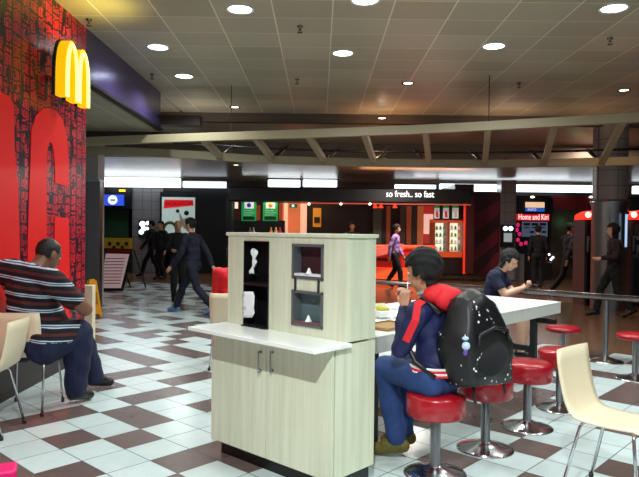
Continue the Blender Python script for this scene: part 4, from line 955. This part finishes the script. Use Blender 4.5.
# fridge display
fg = thing('display_fridge', 'bright open display fridge full of bottles and packs at the right of the sandwich shop', 'fridge', at(450, 274, 19.2))
panel('cabinet_back', 435, 219, 464.5, 257, 20.0, .08, glow('lit_fridge_back', (236, 240, 214), 1.0), fg)
panel('base', 434, 257, 465, 274, 19.1, .9, mat('dark_fridge_base', (34, 22, 22), .4), fg)
panel('base_trim', 434, 252, 465, 257.5, 19.05, .9, mat('orange_fridge_trim', (214, 84, 40), .4, emit=.3), fg)
panel('header', 434, 219, 465, 223, 19.2, .8, mat('orange_fridge_header', (220, 90, 50), .4, emit=.3), fg)
for x in (434.5, 449, 464): panel('frame_post', x - .5, 222, x + .5, 257, 19.2, .8, orange2, fg)
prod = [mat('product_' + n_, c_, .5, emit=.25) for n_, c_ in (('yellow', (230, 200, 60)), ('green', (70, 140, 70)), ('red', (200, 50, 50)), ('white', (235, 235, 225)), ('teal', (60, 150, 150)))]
rng = random.Random(3); pc_ = 0
protoB = None
for row, y in enumerate((229.5, 236.5, 243.5, 250.5)):
    panel('shelf', 435, y, 464.5, y + .7, 19.4, .55, M['white_p'], fg)
    for k_ in range(8):
        px = 436.8 + k_ * 3.6 + (.6 if k_ > 3 else 0)
        if 448 < px < 450: continue
        b_ = at(px, y, 19.5); hh = rng.uniform(.11, .15); b_.z += .0
        me_b = MB().lathe([(0, 0), (.034, 0), (.036, hh * .6), (.015, hh * .8), (.015, hh), (0, hh)], seg=10).build('drink_bottle', prod[rng.randrange(5)]); me_b.location = b_
        rown = ('top', 'second', 'third', 'bottom')[row]
        tag(me_b, 'small drink bottle on the %s shelf of the bright display fridge' % rown, 'bottle', 'bottles on the %s fridge shelf' % rown)
# small hanging menu posters
hp_ = []
for n_, (x, w_, c_, lbl) in enumerate(((437, 5, (200, 60, 60), 'leftmost'), (446, 5.5, (196, 40, 60), 'middle'), (455.5, 6, (180, 190, 170), 'rightmost'))):
    t = thing('menu_poster', '%s of the three small menu posters above the display fridge' % lbl, 'poster', at(x, 219, 19.0), 0, 'small menu posters above the fridge')
    panel('sheet', x - w_ / 2, 207, x + w_ / 2, 218.5, 19.0, .04, mat('poster_white', (220, 226, 220), .5, emit=.3), t)
    P = [at(px_, py_, 18.98) for px_, py_ in ((x - 1.4, 211), (x + 1.2, 211.5), (x + 1.6, 217.5), (x - .9, 217.5))]
    MB().prism(P, (0, .01, 0)).build('picture', mat('poster_picture', c_, .5, emit=.3), t, True)
    panel('green_header', x - w_ / 2, 205.5, x + w_ / 2, 208, 18.99, .04, mat('poster_green', (30, 140, 70), .5, emit=.4), t)
mb_ = panel('menu_board', 434, 206, 464, 220, 19.15, .05, M['black'], shop)
# green posters
for n_, (x0, x1) in enumerate(((241.5, 256), (263, 277.5))):
    t = thing('green_poster', ('left green lit poster with a white and violet picture', 'right green lit poster with a white and orange picture')[n_] + ' in the sandwich shop', 'poster', at((x0 + x1) / 2, 221, 20.2), 0, 'green lit posters')
    panel('sheet', x0, 202, x1, 221, 20.2, .05, glow('lit_green_' + str(n_), (30, 150, 84), .6), t)
    panel('picture', x0 + 3, 202.3, x1 - 2.5, 208.5, 20.17, .03, glow('lit_picture', (232, 236, 240), .7), t)
    circ((x0 + x1) / 2 + .3, 205.2, .07, 20.15, mat('poster_dot', ((60, 60, 150), (226, 150, 30))[n_], .5, emit=.4), 'picture_dot', t)
    mb = MB()
    for k_ in range(3): pbox(mb, x0 + 2, 210.3 + k_ * 2.1, x1 - 4 + (k_ % 2) * 2, 211.2 + k_ * 2.1, 20.17, .03)
    mb.build('print_lines', mat('pale_green_print', (150, 220, 180), .5, emit=.3), t, True)
    panel('dark_block', x0 + 1.5, 216.5, x1 - 1.5, 220, 20.17, .03, mat('dark_green_block', (14, 70, 44), .5, emit=.1), t)
tl = thing('wall_lamp', 'small white lamp left of the green posters', 'lamp', at(236, 208, 20.8)); panel('lamp_body', 234.8, 202, 237.8, 208.5, 20.8, .06, glow('lit_peach', (255, 220, 200), 1.0), tl)
ex = thing('exit_sign', 'small dark green exit sign on the orange shop wall', 'sign', at(293, 207, 21.0)); panel('sign_box', 289.5, 204, 297.5, 207.6, 21.0, .08, mat('exit_dark_green', (30, 70, 56), .5, emit=.3), ex)
circ(293, 205.8, .045, 20.98, glow('lit_mint', (170, 255, 215), 1.0), 'lit_symbol', ex)
yp = thing('yellow_picture', 'orange-yellow framed picture with a dark centre on the shop wall', 'picture', at(317, 226, 20.9))
panel('frame', 313, 208, 321, 227, 20.9, .05, mat('amber_frame', (214, 140, 40), .5, emit=.3), yp); panel('dark_centre', 314.2, 217, 320, 223, 20.87, .04, M['brown_dark'], yp)
for n_, (x, c_) in enumerate(((250, (120, 100, 90)), (253.5, (150, 150, 150)), (271, (220, 150, 110)), (276, (226, 180, 140)), (280, (200, 60, 80)))):
    b_ = at(x, 233.0, 20.0)
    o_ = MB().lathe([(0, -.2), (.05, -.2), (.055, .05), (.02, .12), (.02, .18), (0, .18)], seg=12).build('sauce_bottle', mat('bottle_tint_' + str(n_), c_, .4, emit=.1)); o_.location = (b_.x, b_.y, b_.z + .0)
    tag(o_, ('brown bottle on the shop counter, leftmost', 'grey bottle on the shop counter beside the brown one', 'orange bottle above the white box under the right green poster', 'peach bottle above the white box under the right green poster', 'red bottle right of the peach bottle on the shop counter')[n_], 'bottle')
cs = thing('counter_shelf', 'dark shelf ledge that carries the sauce bottles in the sandwich shop', 'shelf', at(265, 240, 19.9))
a_ = at(240, 233, 20.0).z - .2; MB().box((at(262, 233, 20).x, 20.0, a_ - .025), (1.9, .3, .05)).build('ledge', M['black'], cs, True)
for px in (246, 280):
    MB().box((at(px, 233, 20).x, 20.0, (a_ - .05) / 2), (.08, .2, a_ - .05)).build('support', M['black'], cs, True)
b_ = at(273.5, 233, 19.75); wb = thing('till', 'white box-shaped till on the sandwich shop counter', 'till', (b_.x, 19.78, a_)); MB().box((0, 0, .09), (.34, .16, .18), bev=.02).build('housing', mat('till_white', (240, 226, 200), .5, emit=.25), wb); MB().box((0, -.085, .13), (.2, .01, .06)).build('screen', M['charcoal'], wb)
for n_, x in enumerate((309, 341, 370)):
    t = thing('canopy_light', ('left', 'middle', 'right')[n_] + ' of the three pin lights under the black canopy', 'lamp', at(x, 204, Yc - .02), 0, 'pin lights under the canopy'); o_ = MB().ell((0, 0, 0), (.035, .035, .035), seg=12).build('bulb', M['lamp_small'], t)
for n_, x in enumerate((375.2, 381, 395)):
    t = thing('red_lamp', ('leftmost', 'second', 'rightmost')[n_] + ' of the red glowing lamps hanging under the canopy', 'lamp', at(x, 205, 19.2), 0, 'red lamps under the canopy')
    MB().lathe([(0, .02), (.035, .0), (.075, -.08), (.06, -.09), (0, -.04)], seg=16).build('shade', glow('lit_red_shade', (255, 60, 40), 1.6), t); MB().tube([(0, 0, 0), (0, 0, .5)], .01, 6).build('cord', M['black'], t)
light('AREA', 'shop_lamp', (at(290, 200, 20).x, 20.0, 2.7), 26, 2.0, WARM, shape='RECTANGLE', sy=.4)
light('AREA', 'shop_lamp', (at(410, 200, 19).x, 18.9, 2.7), 34, 2.5, (1, .45, .3), shape='RECTANGLE', sy=.5)
light('AREA', 'walkway_fill', (2.4, 15.9, LOWC - .03), 130, .5, (1, .9, .8)); light('AREA', 'walkway_fill', (-3.4, 15.6, LOWC - .03), 22, .5, COOL); light('AREA', 'walkway_fill', (6.5, 14.2, 3.5), 70, .5, (1, .8, .65))  # fill lights without fittings, added to brighten walkway figures and brown floor
light('AREA', 'fridge_lamp', (at(450, 240, 19).x, 19.3, 2.0), 10, .8, (1, 1, .92), rot=(-1.2, 0, 0), shape='RECTANGLE', sy=.3)
light('AREA', 'fascia_glow', (at(430, 160, 15).x, 17.0, 3.0), 24, 3, (1, .5, .25), rot=(PI, 0, 0), shape='RECTANGLE', sy=.6)
# ------------------------------------------------------------------ right background
pw = thing('poster_wall', 'dark wine-red picture wall with slanted shapes right of the sandwich shop', 'wall panel', at(488, 276, 19.5))
panel('board', 473.5, 192, 501.5, 276, 19.5, .3, mat('dark_wine', (62, 20, 30), .4), pw)
for q_ in (((474, 235), (474, 215), (501, 200), (501, 212)), ((474, 262), (474, 250), (501, 226), (501, 240)), ((478, 275), (492, 275), (501, 258), (501, 248))):
    MB().prism([at(x, y, 19.49) for x, y in q_], (0, .02, 0)).build('slanted_shape', mat('wine_shape', (112, 30, 46), .4), pw, True)
struct(panel('column', 501.5, 180, 515, 280, 19.4, .5, M['wall_tile']))
lb2 = thing('light_box', 'narrow light box with two round white lights right of the wine-red wall', 'light box', at(508, 247, 19.3)); panel('box_body', 502, 224.5, 514, 247, 19.2, .18, M['black'], lb2)
for x, y in ((505.5, 228.5), (510.8, 228.5)): circ(x, y, .07, 19.18, M['strip'], 'round_light', lb2)
panel('lit_panel', 504, 233, 512, 242, 19.18, .03, glow('dim_white_panel', (170, 180, 184), .5), lb2)
ks = thing('snack_kiosk', 'dark snack kiosk with pink side lights and a grey counter, right background', 'kiosk', at(533, 280, 19.6))
panel('frame_top', 514, 197, 553, 214, 20.2, .5, M['black'], ks); panel('back_wall', 514, 197, 553, 283, 21.6, .2, M['black'], ks)
panel('counter', 514, 254, 524, 282, 19.6, .8, mat('grey_kiosk_counter', (120, 116, 120), .4), ks); panel('counter', 524, 262, 552, 282, 19.8, .6, mat('dark_kiosk_counter', (30, 30, 34), .4), ks)
mnt = thing('monitor', 'lit monitor with a peach top half and a blue lower half above the red sign', 'screen', at(535, 212, 20.1))
panel('screen', 526, 202, 544.5, 207.6, 20.1, .06, glow('lit_peach_screen', (240, 200, 160), .9), mnt); panel('screen_lower', 526, 207.6, 544.5, 211.5, 20.1, .06, glow('lit_blue_screen', (40, 90, 190), .8), mnt)
text('INFO', .12, .003, at(532, 209.7, 20.08), (PI / 2, 0, 0), mat('screen_white', (240, 240, 240), .5, emit=.6), 'screen_text', mnt)
rsn = thing('red_sign', 'red lit shop sign with white letters over the snack kiosk', 'sign', at(532, 221, 20.1)); panel('sign_box', 515.5, 214, 549.5, 220.6, 20.12, .08, glow('lit_red_sign', (200, 24, 40), .8), rsn)
text('Home and Kiri', .26, .006, at(533.5, 217.2, 20.1), (PI / 2, 0, 0), glow('lit_pink_letters', (255, 226, 220), 1.2), 'lettering', rsn, xs=.62)
mn = thing('menu_display', 'grey-blue lit menu display under the red sign', 'menu board', at(536, 238, 20.1)); panel('display', 522.5, 221.5, 547.5, 237, 20.2, .06, glow('dim_blue_menu', (88, 100, 124), .5), mn)
mb = MB()
for k_ in range(3): pbox(mb, 524 + k_ * 8, 223, 530 + k_ * 8, 225.5, 20.17, .03); pbox(mb, 524 + k_ * 8, 227, 529 + k_ * 8, 228, 20.17, .03); pbox(mb, 530 + k_ * 6, 231, 534 + k_ * 6, 233, 20.17, .03)
mb.build('menu_print', M['black'], mn, True)
for n_, (x, y) in enumerate(((518, 225), (517, 230), (519.5, 234), (518, 240), (521, 244), (526, 243))):
    t = MB().ell((0, 0, 0), (.06, .05, .07), seg=12).build('pink_lamp', glow('lit_pink', (220, 40, 110), .7)); t.location = at(x, y, 20.2); tag(t, ('topmost', 'second from the top', 'third from the top', 'fourth from the top', 'lowest left', 'lowest right')[n_] + ' of the pink lamps at the side of the snack kiosk', 'lamp', 'pink lamps on the snack kiosk')
for n_, (x, y, m) in enumerate(((540.5, 264.5, M['lamp_small']), (549, 254.5, M['strip']), (553, 257.5, M['strip']), (551, 259.5, M['strip']))):
    t = MB().ell((0, 0, 0), (.04, .04, .04), seg=12).build('counter_lamp', m); t.location = at(x, y, 19.78 if x < 545 else 20.57); tag(t, ('tiny warm lamp glowing low on the dark kiosk counter', 'highest of three tiny white lamps right of the kiosk', 'rightmost of three tiny white lamps right of the kiosk', 'lowest of three tiny white lamps right of the kiosk')[n_], 'lamp')
bw = thing('brown_hoarding', 'brown shop panel with a dark red band along its top, right background', 'wall panel', at(565, 284, 20)); panel('board', 552, 197, 580, 284, 20.6, .2, mat('brown_board', (80, 64, 54), .4), bw)
panel('red_band', 553, 196, 597, 210, 20.4, .15, mat('dark_red_band2', (96, 16, 24), .4, emit=.08), bw)
light('POINT', 'green_shop_glow', at(575, 222, 20.0), 1.6, .1, (.3, 1, .5))
for n_, x in enumerate((532.5, 562, 591)):
    t = thing('fascia_light', ('left', 'middle', 'right')[n_] + ' of the pin lights just under the long tube strip', 'lamp', at(x, 197, 20.18 if x < 540 else (20.57 if x < 570 else 20.38)), 0, 'pin lights under the long tube strip'); MB().ell((0, 0, 0), (.06, .06, .03), seg=12).build('bulb', M['lamp_small'], t)
# phone booths with red domes
def booth(name, label, x0, x1, Y):
    t = thing(name, label, 'phone booth', at((x0 + x1) / 2, 290, Y), 0, 'phone booths with red lit domes'); w = x1 - x0
    panel('cabinet', x0 + 1, 218, x1 - 1, 305, Y, .45, M['black'], t, .01)
    panel('side', x0, 219, x0 + 1.2, 305.5, Y - .1, .58, mat('grey_booth_side', (64, 58, 62), .4), t)
    panel('steel_back', x0 + 3.5, 224, x1 - 4, 258, Y - .02, .04, M['dark_steel'], t)
    ph = panel('payphone', x0 + 2.5, 236, x0 + 9, 252, Y - .14, .12, M['steel'], t, .01); WM[ph] = WM[t]
    a = at(x0 + 4, 238, Y - .16); MB().tube([a, a + V3((0, -.03, -.05)), a + V3((0, -.03, -.28)), a + V3((0, 0, -.32))], .022, 8).build('handset', M['black'], ph, True)
    panel('keypad', x0 + 6, 240, x0 + 8.4, 245, Y - .16, .03, M['charcoal'], ph)
    L_, R_ = [], []
    for k_ in range(13):
        s_ = k_ / 12; px = x0 - .5 + (w + 1) * s_; L_.append(at(px, 219 - 8.5 * math.sin(PI * (.12 + .76 * s_)) ** .8, Y - .2)); R_.append(at(px, 219.5, Y - .2))
    MB().ribbon(L_, R_, (0, .5, 0)).build('dome', glow('lit_red_dome', (255, 40, 24), 1.3), t, True)
    circ(x0 + 3, 214.8, .06, Y - .215, glow('lit_white_disc', (255, 220, 200), 1.6), 'dome_disc', t); return t
booth('phone_booth', 'phone booth with a red glowing dome left of the round column', 585, 608, 13.0)
booth('phone_booth', 'phone booth with a red glowing dome cut by the right edge of the photo', 631, 653, 13.0)
# round column: tiled above, steel below
cx = at(614.5, 200, 12.2).x
col = MB().lathe([(.32, 2.12), (.32, 3.6)], (0, 0, 0), 32).build('column', M['wall_tile']); col.location = (cx, 12.4, 0); struct(col)
cs_ = MB().lathe([(.33, 0), (.33, 2.0), (.36, 2.08), (.36, 2.14), (.32, 2.14)], (0, 0, 0), 40).build('column', M['steel']); cs_.location = (cx, 12.4, 0); struct(cs_)
tb_ = thing('tube_light', 'slim upright white tube light on the steel column', 'lamp', at(625.8, 250, 12.0)); a, b = at(625.8, 247, 12.0), at(626.5, 213, 12.0)
MB().tube([a, b], .022, 8).build('tube', mat('lit_tube', (200, 225, 255), .4, emit=.9, ecol=(170, 205, 245)), tb_, True); MB().box((0, 0, 0), (.06, .12, .05)).build('holder', M['dark_metal'], tb_).location = b - tb_.location
